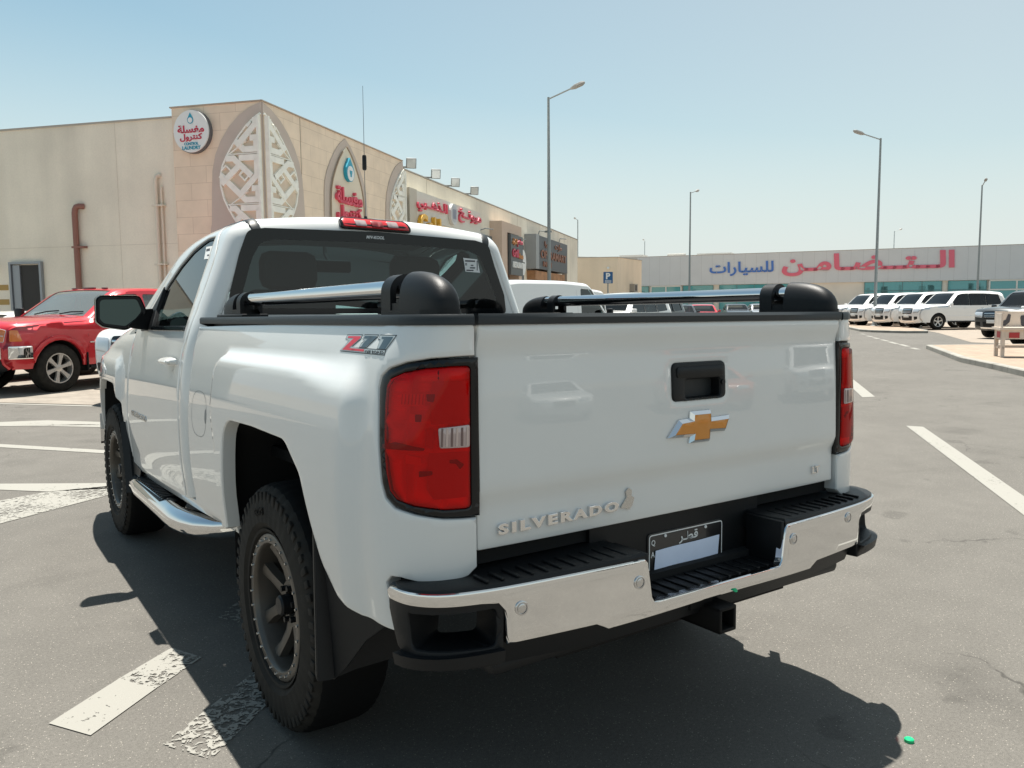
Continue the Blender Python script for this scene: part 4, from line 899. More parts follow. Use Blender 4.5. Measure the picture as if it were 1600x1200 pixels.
    def t_at(c, z, rear=False):
        P = c.P; r = range(len(P)-1) if not rear else range(len(P)-2, -1, -1)
        for i in r:
            z0, z1 = P[i][1], P[i+1][1]
            if (z0-z)*(z1-z) <= 0 and z0 != z1: return c.acc[i]+(z-z0)/(z1-z0)*(c.acc[i+1]-c.acc[i])
        return 0
    def patch(c, name, m, poly, off=.01, rear=False, parent=None, h=.06, skirt=.02, both_=False, r=.004):
        """poly [(f,z)] on the front or rear face, wrapped on the surface"""
        res = None
        for sg in ((1, -1) if both_ else (1,)):
            q = [(f*sg, z) for f, z in poly]; b = MB()
            fn = lambda u, z: c.surf(c.t_at(z, rear), u)
            panel(b, q, lambda u, z: fn(u/ (c.s['W']/2), z), h=h, r=r, skirt=skirt, off=off, flip=not rear); res = b.build(name, m, parent or c.root)
        return res
    def spatch(c, name, m, poly, off=.006, parent=None, h=.1, skirt=.01, sides=(-1, 1)):
        for sg in sides:
            b = MB(); panel(b, poly, c.side, h=h, r=.003, skirt=skirt, off=off)
            if sg < 0: b.v = [(-x, y, z) for x, y, z in b.v]; b.f = [k[::-1] for k in b.f]
            b.build(name, m, parent or c.root)
    def mirrors(c, y, z, m, w=.2, hgt=.15):
        for sg in (-1, 1):
            b = MB(); x = c.X(y, z); b.box((sg*(x+.05+w/2), y, z+.03), (w, .09, hgt), bev=.03); b.box((sg*(x+.04), y, z-.02), (.12, .05, .05), bev=.01); b.build('door_mirror', m, c.root)
    def place(c, x, y, az, z=0, sc=1.):
        """az: compass heading of the nose, degrees clockwise from +Y"""
        c.root.location = (x, y, z); c.root.rotation_euler = (0, 0, -R_(az)); c.root.scale = (sc, sc, sc); return c.root
M_head = mat('headlamp', (.62, .66, .68), .10, .35, coat=1.); M_amber = mat('amber_lens', (.62, .16, .02), .15, coat=1.); M_redl = mat('red_lamp', (.45, .01, .012), .15, coat=1.)
SUV = dict(W=1.96, belt=1.14, sill=.36, axf=1.50, axr=-1.35, arch=.44, wz=.40, R=.395, tumble=.26, rf=.55, kf=.20,
    prof=[(2.36, .36), (2.46, .50, .06), (2.49, .74, .1), (2.44, 1.02, .08), (2.30, 1.13, .12), (1.75, 1.20, .2), (1.10, 1.225, .06), (.98, 1.25, .04), (.50, 1.74, .14), (.28, 1.85, .2), (-.4, 1.905, .3), (-1.4, 1.89, .3), (-2.06, 1.83, .12), (-2.18, 1.74, .06), (-2.36, 1.18, .06), (-2.42, 1.0, .06), (-2.47, .75, .06), (-2.47, .50, .06), (-2.38, .36)],
    glass=[(.40, 1.02), (-2.34, -2.17)], wins=[rpoly([(.86, 1.20), (.40, 1.70), (.14, 1.765), (-.22, 1.775), (-.22, 1.19)], .05), rpoly([(-.31, 1.19), (-.31, 1.777), (-1.16, 1.77), (-1.16, 1.19)], .04), rpoly([(-1.25, 1.20), (-1.25, 1.765), (-1.90, 1.72), (-2.04, 1.24)], .06)])
def suv(name, paint, label, cat, group=None, chrome=True, gm=None, spec=None, detail=True):
    s = dict(spec or SUV); s['detail'] = detail; c = Car(name, s, paint, label, cat, group, gm)
    g = c.patch('grille', M_blackg, rpoly([(-.42, .78), (.42, .78), (.44, 1.02), (-.44, 1.02)], .05), .012)
    for k in range(3): c.patch('grille_bar', M_chrome, [(-.40, .82+k*.065), (.40, .82+k*.065), (.40, .845+k*.065), (-.40, .845+k*.065)], .022, parent=g)
    c.patch('headlight', M_head, rpoly([(.50, .80), (.90, .84), (.97, .98), (.88, 1.03), (.50, 1.00)], .04), .012, both_=True)
    c.patch('lower_grille', M_black, rpoly([(-.45, .50), (.45, .50), (.48, .68), (-.48, .68)], .04), .010)
    c.patch('fog_light', M_black, rpoly([(.62, .50), (.86, .54), (.86, .66), (.62, .66)], .03), .008, both_=True)
    c.patch('number_plate', mat('plate_white', (.7, .7, .68), .5), [(-.24, .62), (.24, .62), (.24, .73), (-.24, .73)], .03)
    if chrome: c.patch('bumper_chrome', M_chrome, rpoly([(-.58, .44), (.58, .44), (.60, .49), (-.60, .49)], .01), .02)
    c.patch('tail_light', M_redl, rpoly([(.70, .92), (.93, .92), (.93, 1.18), (.78, 1.18)], .03), .012, rear=True, both_=True)
    c.spatch('door_seam', mat('seam', (.16, .16, .16), .6), [(-.263, .45), (-.263, 1.18), (-.269, 1.18), (-.269, .45)], .001, h=.3, skirt=0)
    c.spatch('side_moulding', paint, [(1.0, .62), (1.0, .69), (-.86, .69), (-.86, .62)], .012)
    c.spatch('sill_step', M_black, [(.98, .365), (.98, .43), (-.84, .43), (-.84, .365)], .03)
    c.spatch('door_handle', paint, rpoly([(-.05, 1.03), (.10, 1.03), (.10, 1.06), (-.05, 1.06)], .01), .03); c.spatch('door_handle', paint, rpoly([(-.98, 1.03), (-.83, 1.03), (-.83, 1.06), (-.98, 1.06)], .01), .03)
    for y0, y1 in ((-.315, -.215), (-1.255, -1.155)): c.spatch('pillar_trim', M_blackg, [(y0, 1.185), (y1, 1.185), (y1, 1.775), (y0, 1.775)], .002, h=.3, skirt=0)
    c.mirrors(.93, 1.22, paint); return c
P_white = mat('car_white', (.78, .78, .76), .35, coat=1., coat_r=.03); P_red = mat('car_red', (.52, .012, .022), .32, .15, coat=1., coat_r=.03, noise=.05, nscale=2)
P_grey = mat('car_grey', (.055, .060, .062), .35, .55, coat=1.); P_black = mat('car_black', (.012, .012, .014), .3, coat=1.); P_silver = mat('car_silver', (.42, .43, .44), .3, .7, coat=1.); P_tan = mat('car_tan', (.55, .50, .42), .4, coat=.8)
# ---- red pickup by the left wall
RED = dict(W=2.02, belt=1.24, sill=.46, axf=1.93, axr=-1.72, arch=.50, wz=.44, R=.435, tw=.28, tumble=.30, rf=.6, kf=.20, kr=.05, edge=.045, spokes=6, rim=mat('red_truck_rim', (.55, .54, .52), .35, .8),
    prof=[(2.78, .46), (2.88, .56, .05), (2.90, .86, .04), (2.86, .90, .03), (2.82, 1.16, .05), (2.70, 1.235, .10), (2.0, 1.29, .2), (1.40, 1.315, .04), (1.26, 1.335, .03), (.62, 1.78, .12), (.42, 1.85, .16), (-.2, 1.885, .3), (-.80, 1.875, .2), (-1.02, 1.82, .08), (-1.19, 1.38, .05), (-1.25, 1.32, .04), (-1.6, 1.325, .1), (-2.80, 1.325, .05), (-2.88, 1.28, .04), (-2.90, .60, .04), (-2.84, .46)],
    glass=[(.52, 1.28), (-1.16, -1.0)], wins=[rpoly([(1.16, 1.30), (.50, 1.735), (.28, 1.765), (.02, 1.77), (.02, 1.30)], .05), rpoly([(-.10, 1.31), (-.10, 1.77), (-.72, 1.765), (-.86, 1.72), (-1.00, 1.33)], .06)],
    crown=[(0, .14), (.10, .14), (.22, .06), (.35, .05), (.5, .03), (.65, .03), (.7, .01), (1, .0)])
rc = Car('parked_pickup', RED, P_red, 'red crew-cab pickup parked against the cream wall with chrome front bumper', 'pickup truck', None, glass('smoked_windshield', (.42, .50, .47), 1., .0, (.30, .33, .32), .35))
rc.patch('front_bumper', M_chrome, rpoly([(-.98, .64), (.98, .64), (.985, .86), (-.985, .86)], .03), .035, skirt=.05)
rc.patch('lower_valance', M_black, rpoly([(-.96, .46), (.96, .46), (.97, .64), (-.97, .64)], .03), .02)
gr = rc.patch('grille', M_blackg, rpoly([(-.50, .90), (.50, .90), (.50, 1.17), (-.50, 1.17)], .04), .02)
for k in range(3): rc.patch('grille_bar', M_chrome, rpoly([(-.52, .90+k*.12), (.52, .90+k*.12), (.52, .935+k*.12), (-.52, .935+k*.12)], .01), .035, parent=gr)
for sg in (-1, 1):
    hl = rc.patch('headlight', M_head, rpoly([(sg*.56, .93), (sg*.98, .93), (sg*.99, 1.14), (sg*.56, 1.15)], .02), .018)
    rc.patch('amber_marker', M_amber, rpoly([(sg*.88, .94), (sg*.975, .94), (sg*.985, 1.13), (sg*.88, 1.14)], .01), .026, parent=hl)
    rc.patch('headlight_divider', M_chrome, [(sg*.57, 1.03), (sg*.97, 1.03), (sg*.97, 1.042), (sg*.57, 1.042)], .029, parent=hl)
    rc.patch('fog_recess', M_black, rpoly([(sg*.56, .62), (sg*.90, .62), (sg*.86, .73), (sg*.74, .76), (sg*.60, .73)], .04), .045)
    rc.patch('fog_light', M_head, circ(sg*.74, .67, .055, n=16), .055)
for x in (-.5, -.18, .0, .18, .5):
    m = MB(); i = int(np.argmin(abs(rc.P[:, 0]-.36))); p = rc.surf_i(i, x/1.02); m.box((p[0], p[1], p[2]+.012), (.30 if x == 0 else .12, .06, .030), bev=.01)
    if abs(x) != .18: m.build('roof_marker_light', mat('marker_dark', (.10, .02, .02), .3, coat=1.), rc.root)
for x in (.45, -.25):
    m = MB(); a = Vector(rc.surf_i(int(np.argmin(abs(rc.P[:, 0]-1.27))), x*.98)); b = Vector(rc.surf_i(int(np.argmin(abs(rc.P[:, 0]-1.18))), x-.55 if x > 0 else x-.5)); m.tube([a+Vector((0, 0, .015)), (a+b)/2+Vector((0, .0, .03)), b+Vector((0, 0, .012))], .012, 6); m.build('wiper', M_black, rc.root)
rc.spatch('front_bumper_wrap', M_chrome, rpoly([(2.44, .64), (2.80, .64), (2.80, .86), (2.46, .86)], .02), .03, h=.05, skirt=.04)
rc.spatch('headlight_wrap', M_amber, rpoly([(2.60, .94), (2.78, .94), (2.77, 1.13), (2.66, 1.13)], .02), .012, h=.05)
rc.spatch('side_moulding', M_chrome, [(1.30, .86), (1.30, .885), (.25, .885), (.25, .86)], .012); rc.spatch('door_handle', P_red, rpoly([(.06, 1.14), (.22, 1.14), (.22, 1.175), (.06, 1.175)], .01), .03); rc.spatch('door_handle', P_red, rpoly([(-.98, 1.14), (-.82, 1.14), (-.82, 1.175), (-.98, 1.175)], .01), .03)
SEAM = mat('seam')
for y in (1.33, -.04, -1.10): rc.spatch('door_seam', mat('seam_red', (.10, .003, .004), .5), [(y, .52), (y, 1.27), (y-.008, 1.27), (y-.008, .52)], .001, h=.3, skirt=0)
rc.spatch('fender_bulge', P_red, rpoly([(1.44, .62)]+[(1.93+.585*math.cos(a), .44+.585*math.sin(a)) for a in [math.pi*(1-k/14) for k in range(2, 13)]]+[(2.44, .62), (2.42, .60)]+[(1.93+.50*math.cos(a), .44+.50*math.sin(a)) for a in [math.pi*k/14 for k in range(1, 14)]], .01), .03, h=.05, skirt=.03)
m = MB()
for sg in (-1, 1): m.box((sg*.92, .1, .42), (.16, 2.4, .06), bev=.02)
m.build('side_step', M_black, rc.root)
for sg in (-1, 1): m = MB(); m.box((sg*.90, 1.36, .52), (.24, .03, .34), bev=.01); m.build('mud_flap', M_black, rc.root)
rc.mirrors(1.08, 1.36, M_black, .22, .24)
rc_az = math.degrees(math.atan2(-.845, -.535)) % 360
wc = Vector((-.16, 14.8, 0)); hx = Vector((math.sin(R_(rc_az)), math.cos(R_(rc_az)), 0)); rx = Vector((hx.y, -hx.x, 0))
# left front wheel's outer face stands at wc (left side of the car faces the camera)
ctr = wc-hx*1.93+rx*1.0
rc.place(ctr.x, ctr.y, rc_az)
# ---- white SUV beside it, white sedan beyond it
HDR = hx; wn = Vector((-.76, -.64, 0)).normalized()
sv = suv('parked_suv', P_white, 'white SUV parked nose-out, showing just past the front fender of the big white pickup', 'SUV')
nose = Vector((1.04, 11.14, 0)); cc = nose-HDR*2.30+rx*.75; sv.place(cc.x, cc.y, rc_az)
SED = dict(W=1.82, belt=.96, sill=.26, axf=1.42, axr=-1.32, arch=.37, wz=.32, R=.325, tw=.21, tumble=.36, rf=.6, kf=.24,
    prof=[(2.25, .28), (2.33, .42, .06), (2.34, .58, .08), (2.22, .74, .1), (1.6, .88, .2), (1.05, .96, .1), (.35, 1.36, .2), (-.1, 1.44, .3), (-.8, 1.43, .3), (-1.2, 1.36, .2), (-1.78, 1.06, .1), (-2.2, 1.02, .08), (-2.28, .80, .06), (-2.32, .50, .06), (-2.22, .28)],
    glass=[(.28, 1.0), (-1.75, -1.22)], wins=[rpoly([(.88, 1.00), (.30, 1.30), (-.02, 1.35), (-.30, 1.355), (-.30, .99)], .04), rpoly([(-.38, .99), (-.38, 1.355), (-.95, 1.33), (-1.38, 1.08)], .05)])
def sedan(paint, label, group=None):
    c = Car('parked_car', SED, paint, label, 'car', group); c.patch('headlight', M_head, rpoly([(.50, .56), (.86, .60), (.84, .70), (.52, .68)], .03), .012, both_=True); c.patch('grille', M_black, rpoly([(-.38, .46), (.38, .46), (.42, .60), (-.42, .60)], .04), .01)
    c.patch('tail_light', M_redl, rpoly([(.52, .76), (.84, .76), (.84, .92), (.52, .90)], .03), .012, rear=True, both_=True); c.mirrors(.85, 1.02, paint, .17, .12); return c
c = sedan(P_white, 'white car mostly cut off at the left edge, beyond the red pickup'); q = ctr+Vector((-.64, .76, 0))*2.75; c.place(q.x, q.y, rc_az)
# ---- vans behind the pickup
VAN = dict(W=1.85, belt=1.12, sill=.30, axf=1.35, axr=-1.35, arch=.38, wz=.33, R=.34, tw=.2, tumble=.11, rf=.5, kf=.20, kr=.04, edge=.07, split=True,
    prof=[(2.30, .30), (2.40, .45, .06), (2.42, .70, .1), (2.30, .98, .1), (2.0, 1.12, .08), (1.82, 1.18, .05), (1.16, 1.84, .12), (.98, 1.945, .16), (0, 1.985, .3), (-1.7, 1.97, .3), (-2.16, 1.92, .12), (-2.26, 1.80, .06), (-2.33, 1.1, .06), (-2.35, .50, .06), (-2.28, .32)],
    glass=[(1.05, 1.85), (-2.33, -2.24)], wins=[rpoly([(1.62, 1.22), (1.10, 1.81), (.62, 1.83), (.58, 1.22)], .06)])
def van(label, az, x, y, extra=False, sc=1., grp='white vans'):
    s = dict(VAN)
    if extra: s['wins'] = s['wins']+[rpoly([(-1.55, 1.22), (-1.55, 1.70), (-2.15, 1.66), (-2.18, 1.25)], .06)]
    c = Car('parked_van', s, P_white, label, 'van', grp, M_glass); c.patch('headlight', M_head, rpoly([(.52, .72), (.84, .78), (.84, .92), (.56, .90)], .04), .012, both_=True)
    c.patch('tail_light', M_redl, rpoly([(.80, .8), (.90, .8), (.89, 1.25), (.80, 1.25)], .02), .012, rear=True, both_=True); c.patch('rear_window', M_glassd, rpoly([(-.62, 1.2), (.62, 1.2), (.60, 1.72), (-.60, 1.72)], .06), .012, rear=True)
    c.spatch('sliding_door_seam', SEAM, [(.45, .42), (.45, 1.80), (.438, 1.80), (.438, .42)], .001, h=.4, skirt=0); c.spatch('door_seam', SEAM, [(1.60, .55), (1.60, 1.18), (1.588, 1.18), (1.588, .55)], .001, h=.4, skirt=0)
    m = MB()
    for sg in (-.4, .4): m.box((sg, .75, 1.15), (.46, .14, .75), bev=.06)
    m.build('seat', M_intd, c.root); c.mirrors(1.60, 1.25, M_black, .15, .22); c.place(x, y, az, 0, sc); return c
van('white cargo van facing right, seen over the bed of the big pickup', 71, 8.72, 12.66); van('small white van with dark corner window, half hidden behind the cargo van', 252, 12.3, 17.1, True, .98)
# ================================================================ ground
def asphalt():
    m = bpy.data.materials.new('asphalt'); m.use_nodes = True; N = m.node_tree; b = N.nodes['Principled BSDF']; L = N.links.new
    tc = N.nodes.new('ShaderNodeTexCoord'); b.inputs['Roughness'].default_value = .88; b.inputs['Specular IOR Level'].default_value = .25
    def noise(sc, det=5, rough=.6):
        n = N.nodes.new('ShaderNodeTexNoise'); n.inputs['Scale'].default_value = sc; n.inputs['Detail'].default_value = det; n.inputs['Roughness'].default_value = rough; L(tc.outputs['Object'], n.inputs['Vector']); return n.outputs[0]
    def rmp(x, a, b2, c, d):
        r = N.nodes.new('ShaderNodeMapRange'); r.inputs[1].default_value = a; r.inputs[2].default_value = b2; r.inputs[3].default_value = c; r.inputs[4].default_value = d; L(x, r.inputs[0]); return r.outputs[0]
    def mul(a, c):
        x = N.nodes.new('ShaderNodeMath'); x.operation = 'MULTIPLY'; L(a, x.inputs[0]); L(c, x.inputs[1]); return x.outputs[0]
    big = mul(rmp(noise(2.4, 3, .5), .665, .70, 1.0, .80), mul(rmp(noise(.35, 4), .3, .7, .90, 1.08), rmp(noise(1.1, 8, .55), .58, .72, 1.0, .80))); mid = rmp(noise(3.5, 6), .3, .7, .94, 1.07); fine = rmp(noise(260, 3, .8), .30, .70,   .64, 1.38); grit = rmp(noise(75, 3, .75), .3, .7, .82, 1.18)
    v = N.nodes.new('ShaderNodeTexVoronoi'); v.inputs['Scale'].default_value = 150; L(tc.outputs['Object'], v.inputs['Vector'])
    sep = N.nodes.new('ShaderNodeSeparateColor'); L(v.outputs['Color'], sep.inputs[0]); st = rmp(sep.outputs[0], .925, .94, 0, 1); near = rmp(v.outputs['Distance'], .25, .40, 1, 0); stone = mul(st, near)
    f = mul(mul(big, mid), mul(fine, grit)); mx = N.nodes.new('ShaderNodeMix'); mx.data_type = 'RGBA'; mx.blend_type = 'MULTIPLY'; mx.inputs[0].default_value = 1; mx.inputs[6].default_value = (.119, .112, .100, 1); L(f, mx.inputs[7])
    m2 = N.nodes.new('ShaderNodeMix'); m2.data_type = 'RGBA'; L(stone, m2.inputs[0]); L(mx.outputs[2], m2.inputs[6]); m2.inputs[7].default_value = (.30, .28, .24, 1)
    # cracks: thin lines where a warped voronoi edge passes, only in patches
    wv = N.nodes.new('ShaderNodeTexVoronoi'); wv.feature = 'DISTANCE_TO_EDGE'; wv.inputs['Scale'].default_value = .34
    nz = N.nodes.new('ShaderNodeTexNoise'); nz.inputs['Scale'].default_value = 1.6; nz.inputs['Detail'].default_value = 8; L(tc.outputs['Object'], nz.inputs['Vector'])
    va = N.nodes.new('ShaderNodeVectorMath'); va.operation = 'SCALE'; va.inputs[3].default_value = .55; L(nz.outputs['Color'], va.inputs[0]); vb = N.nodes.new('ShaderNodeVectorMath'); vb.operation = 'ADD'; L(tc.outputs['Object'], vb.inputs[0]); L(va.outputs[0], vb.inputs[1]); L(vb.outputs[0], wv.inputs['Vector'])
    cr = mul(rmp(wv.outputs['Distance'], .0005, .0030, 1, 0), rmp(noise(.5, 3), .50, .58, 0, 1))
    m3 = N.nodes.new('ShaderNodeMix'); m3.data_type = 'RGBA'; L(mul(cr, rmp(noise(7, 3), .4, .5, .2, .75)), m3.inputs[0]); L(m2.outputs[2], m3.inputs[6]); m3.inputs[7].default_value = (.04, .038, .034, 1)
    L(m3.outputs[2], b.inputs['Base Color'])
    bp = N.nodes.new('ShaderNodeBump'); bp.inputs['Strength'].default_value = .55; bp.inputs['Distance'].default_value = .003; L(noise(230, 4, .8), bp.inputs['Height']); L(bp.outputs[0], b.inputs['Normal']); return m
def worn_paint(name, amount, col=(.245, .237, .21)):
    """road paint, flaked away where the noise says so (shows the asphalt below)"""
    m = bpy.data.materials.new(name); m.use_nodes = True; N = m.node_tree; b = N.nodes['Principled BSDF']; L = N.links.new; b.inputs['Base Color'].default_value = (*col, 1); b.inputs['Roughness'].default_value = .75
    tc = N.nodes.new('ShaderNodeTexCoord'); n = N.nodes.new('ShaderNodeTexNoise'); n.inputs['Scale'].default_value = 34; n.inputs['Detail'].default_value = 4; n.inputs['Roughness'].default_value = .65; n.inputs['Distortion'].default_value = .8; L(tc.outputs['Object'], n.inputs['Vector'])
    n2 = N.nodes.new('ShaderNodeTexNoise'); n2.inputs['Scale'].default_value = 3.0; L(tc.outputs['Object'], n2.inputs['Vector'])
    a = N.nodes.new('ShaderNodeMath'); a.operation = 'ADD'; L(n.outputs[0], a.inputs[0]); s = N.nodes.new('ShaderNodeMath'); s.operation = 'MULTIPLY'; s.inputs[1].default_value = .35; L(n2.outputs[0], s.inputs[0]); L(s.outputs[0], a.inputs[1])
    r = N.nodes.new('ShaderNodeMapRange'); c = .90-amount*.42; r.inputs[1].default_value = c-.02; r.inputs[2].default_value = c+.02; r.inputs[3].default_value = 1; r.inputs[4].default_value = 0; L(a.outputs[0], r.inputs[0]); L(r.outputs[0], b.inputs['Alpha'])
    n3 = N.nodes.new('ShaderNodeTexNoise'); n3.inputs['Scale'].default_value = 60; L(tc.outputs['Object'], n3.inputs['Vector']); bp = N.nodes.new('ShaderNodeBump'); bp.inputs['Strength'].default_value = .3; bp.inputs['Distance'].default_value = .002; L(n3.outputs[0], bp.inputs['Height']); L(bp.outputs[0], b.inputs['Normal'])
    mx = N.nodes.new('ShaderNodeMix'); mx.data_type = 'RGBA'; mx.blend_type = 'MULTIPLY'; mx.inputs[0].default_value = .5; mx.inputs[6].default_value = (*col, 1); L(n2.outputs[0], mx.inputs[7]); 
    return m
def tiles(name, col, bw, bh, rot=0., wall=False, mortar=(.3, .28, .25), msize=.012, var=.10, noise=.12):
    m = bpy.data.materials.new(name); m.use_nodes = True; N = m.node_tree; b = N.nodes['Principled BSDF']; L = N.links.new; b.inputs['Roughness'].default_value = .85
    tc = N.nodes.new('ShaderNodeTexCoord'); mp = N.nodes.new('ShaderNodeMapping'); mp.inputs['Rotation'].default_value = (0, 0, rot); L(tc.outputs['Object'], mp.inputs['Vector']); vec = mp.outputs[0]
    if wall:
        sx = N.nodes.new('ShaderNodeSeparateXYZ'); L(vec, sx.inputs[0]); cx = N.nodes.new('ShaderNodeCombineXYZ'); L(sx.outputs[0], cx.inputs[0]); L(sx.outputs[2], cx.inputs[1]); vec = cx.outputs[0]
    br = N.nodes.new('ShaderNodeTexBrick'); L(vec, br.inputs['Vector']); br.inputs['Scale'].default_value = 1; br.inputs['Brick Width'].default_value = bw; br.inputs['Row Height'].default_value = bh; br.inputs['Mortar Size'].default_value = msize; br.inputs['Mortar Smooth'].default_value = .3
    br.inputs['Color1'].default_value = (*[c*(1+var) for c in col], 1); br.inputs['Color2'].default_value = (*[c*(1-var) for c in col], 1); br.inputs['Mortar'].default_value = (*mortar, 1)
    n = N.nodes.new('ShaderNodeTexNoise'); n.inputs['Scale'].default_value = 2.2; n.inputs['Detail'].default_value = 8; L(tc.outputs['Object'], n.inputs['Vector']); r = N.nodes.new('ShaderNodeMapRange'); r.inputs[1].default_value = .3; r.inputs[2].default_value = .7; r.inputs[3].default_value = 1-noise; r.inputs[4].default_value = 1+noise; L(n.outputs[0], r.inputs[0])
    mx = N.nodes.new('ShaderNodeMix'); mx.data_type = 'RGBA'; mx.blend_type = 'MULTIPLY'; mx.inputs[0].default_value = 1; L(br.outputs[0], mx.inputs[6]); L(r.outputs[0], mx.inputs[7]); L(mx.outputs[2], b.inputs['Base Color']); return m
def flat(name, poly, z, m, kind='structure', label=None):
    b = MB(); n = len(poly); p = poly if area2(poly) > 0 else poly[::-1]; b.add([(x, y, z) for x, y in p], [tuple(range(n))]); o = b.build(name, m); tag(o, label, None, None, kind); return o
M_asph = asphalt()
flat('ground', [(-700, -700), (900, -700), (900, 900), (-700, 900)], -.02, mat('desert_sand', (.22, .19, .15), .95, noise=.15, nscale=.05))
flat('car_park_asphalt', [(-60, -60), (110, -60), (110, 75), (-60, 75)], 0, M_asph)
PL = Vector((-1.67, 14.1, 0)); DK = Vector((.656, -.755, 0)); NB = Vector((.755, .656, 0))
M_conc = tiles('bay_paving', (.235, .205, .17), .22, .11, R_(49), False, (.17, .15, .12), .006, .07, .15)
q = [PL-DK*16, PL+DK*4.2, PL+DK*4.2+NB*9, PL-DK*16+NB*9]; flat('parking_bay_paving', [(p.x, p.y) for p in q], .012, M_conc)
q = [Vector(p) for p in ((8.0, 10.5, 0), (36, 33.5, 0), (42, 50, 0), (4.5, 19.5, 0))]; flat('shopfront_paving', [(p.x, p.y) for p in q], .008, M_conc)
WP = [worn_paint('road_paint', .12), worn_paint('road_paint_worn', .42), worn_paint('road_paint_flaked', .53)]
def mark(poly, k): return flat('road_marking', poly, .004, WP[k])
mark([(-1.63, 1.54), (-1.52, 1.36), (-1.26, 1.60), (-1.36, 1.78)], 0); mark([(-1.36, 1.78), (-1.26, 1.60), (-1.04, 1.79), (-1.12, 1.97)], 1)
mark([(-1.33, 1.15), (-1.22, .96), (-.60, 1.55), (-.66, 1.73)], 2); mark([(-.86, 2.21), (-.80, 2.08), (-.40, 2.45), (-.48, 2.62)], 2)
mark([(-2.6, 5.2), (-2.4, 4.5), (-1.83, 4.72), (-1.36, 5.03), (-.87, 5.35), (-.55, 5.62), (-.55, 5.86), (-.82, 5.74), (-1.23, 5.80), (-1.81, 5.58)], 1); mark([(-1.23, 5.80), (-.55, 5.5), (-.5, 5.66), (-1.81, 6.60), (-3.2, 7.6), (-3.2, 7.4), (-1.81, 6.40)], 0)
mark([(-1.62, 11.05), (-.77, 10.71), (.05, 9.76), (.6, 9.05), (.56, 8.65), (-.02, 9.28), (-.8, 10.05), (-1.63, 10.72)], 0); mark([(-1.2, 10.42), (-.4, 9.95), (-.2, 9.7), (-.6, 10.0)], 1)
mark([(-3.0, 10.9), (-1.63, 9.13), (-.35, 7.43), (.6, 6.2), (.55, 6.02), (-.39, 7.23), (-1.64, 8.87), (-3.05, 10.66)], 0)
mark([(-3.4, 16.4), (-1.66, 14.38), (.19, 12.11), (1.3, 10.8), (1.2, 10.6), (.13, 11.82), (-1.67, 13.95), (-3.5, 16.1)], 0)
mark([(7.53, 3.52), (7.60, 3.35), (4.03, .44), (2.4, -.9), (2.3, -.78), (3.57, .30)], 0); mark([(13.4, 8.32), (13.55, 8.2), (10.07, 5.45), (9.84, 5.52)], 0)
DD = [(33.88, 20.54), (33.21, 19.91), (31.78, 18.94), (30.86, 18.12), (30.23, 17.69), (29.24, 16.86), (28.72, 16.44), (27.71, 15.58), (27.26, 15.27), (25.93, 14.18), (25.73, 13.97), (24.52, 12.99), (23.85, 12.51), (23.12, 11.88)]
for i in range(0, 14, 2):
    a, b_ = Vector(DD[i]), Vector(DD[i+1]); t = (b_-a).normalized(); n_ = Vector((-t.y, t.x))*.085; mark([tuple(a+n_), tuple(b_+n_), tuple(b_-n_), tuple(a-n_)], 0)
# thin crack lines seen left of the pickup
def kerbed(name, poly, h, m_top, label=None):
    p = poly if area2(poly) > 0 else poly[::-1]; i_ = offset_in(p, .16); n = len(p); b = MB()
    b.add([(x, y, h-.004) for x, y in i_], [tuple(range(n))]); o = tag(b.build(name, m_top), kind='structure')
    k = MB(); M_k = mat('kerb_concrete', (.26, .25, .22), .85, noise=.18, nscale=3)
    for a in range(n):
        c = (a+1) % n; P_, Q_ = np.array(p[a]), np.array(p[c]); I_, J_ = np.array(i_[a]), np.array(i_[c]); L = np.hypot(*(Q_-P_)); kk = max(1, int(L/.9))
        for j in range(kk):
            s0, s1 = (j+.006)/kk, (j+.994)/kk; A, B, C_, D = P_+(Q_-P_)*s0, P_+(Q_-P_)*s1, I_+(J_-I_)*s1, I_+(J_-I_)*s0
            nn = np.array((Q_-P_)); nn = np.array((-nn[1], nn[0]))/L; A2 = A+nn*.018; B2 = B+nn*.018
            k.add([(*A, 0), (*B, 0), (*B, h-.018), (*A, h-.018), (*A2, h), (*B2, h), (*C_, h), (*D, h)], [(0, 1, 2, 3), (3, 2, 5, 4), (4, 5, 6, 7)]); k.add([(*C_, h), (*D, h), (*D, h-.03), (*C_, h-.03)], [(0, 1, 2, 3)])
    ko = tag(k.build('kerb', M_k), kind='structure')
M_pav = tiles('pavement', (.30, .225, .165), .2, .2, R_(30), False, (.20, .16, .125), .008, .08, .12)
kerbed('traffic_island', [(60, 62), (41.43, 26.31), (36.61, 22.32), (35.85, 21.2), (35.7, 19.4), (36.4, 18.7), (37.4, 19.2), (40.5, 21.6), (56, 30), (74, 40), (70, 52)], .12, M_pav)
kerbed('pavement', [(23.6, 11.9), (18.51, 8.33), (16.88, 6.83), (15.42, 5.57), (13.21, 3.86), (10.5, 1.4), (9, -1.5), (26, -7.5), (27.5, 9.2), (24.6, 11.3)], .13, M_pav)
flat('parking_bay_paving', [(37.0, 18.5), (28.66, 12.95), (28.2, 10.5), (28.5, -6), (70, 12), (66, 30), (52, 27.4), (40.6, 21.2)], .006, tiles('bay_blocks', (.27, .225, .18), .3, .15, R_(30), False, (.2, .17, .14), .01, .06, .12))
b = MB(); b.lathe([(0, .012), (.012, .012), (.0155, .009), (.016, 0)], (.73, -.31, .001), (0, 0, 1), 22); tag(b.build('bottle_cap', mat('green_plastic')), 'small green bottle cap lying on the asphalt near the shadow edge', 'bottle cap')
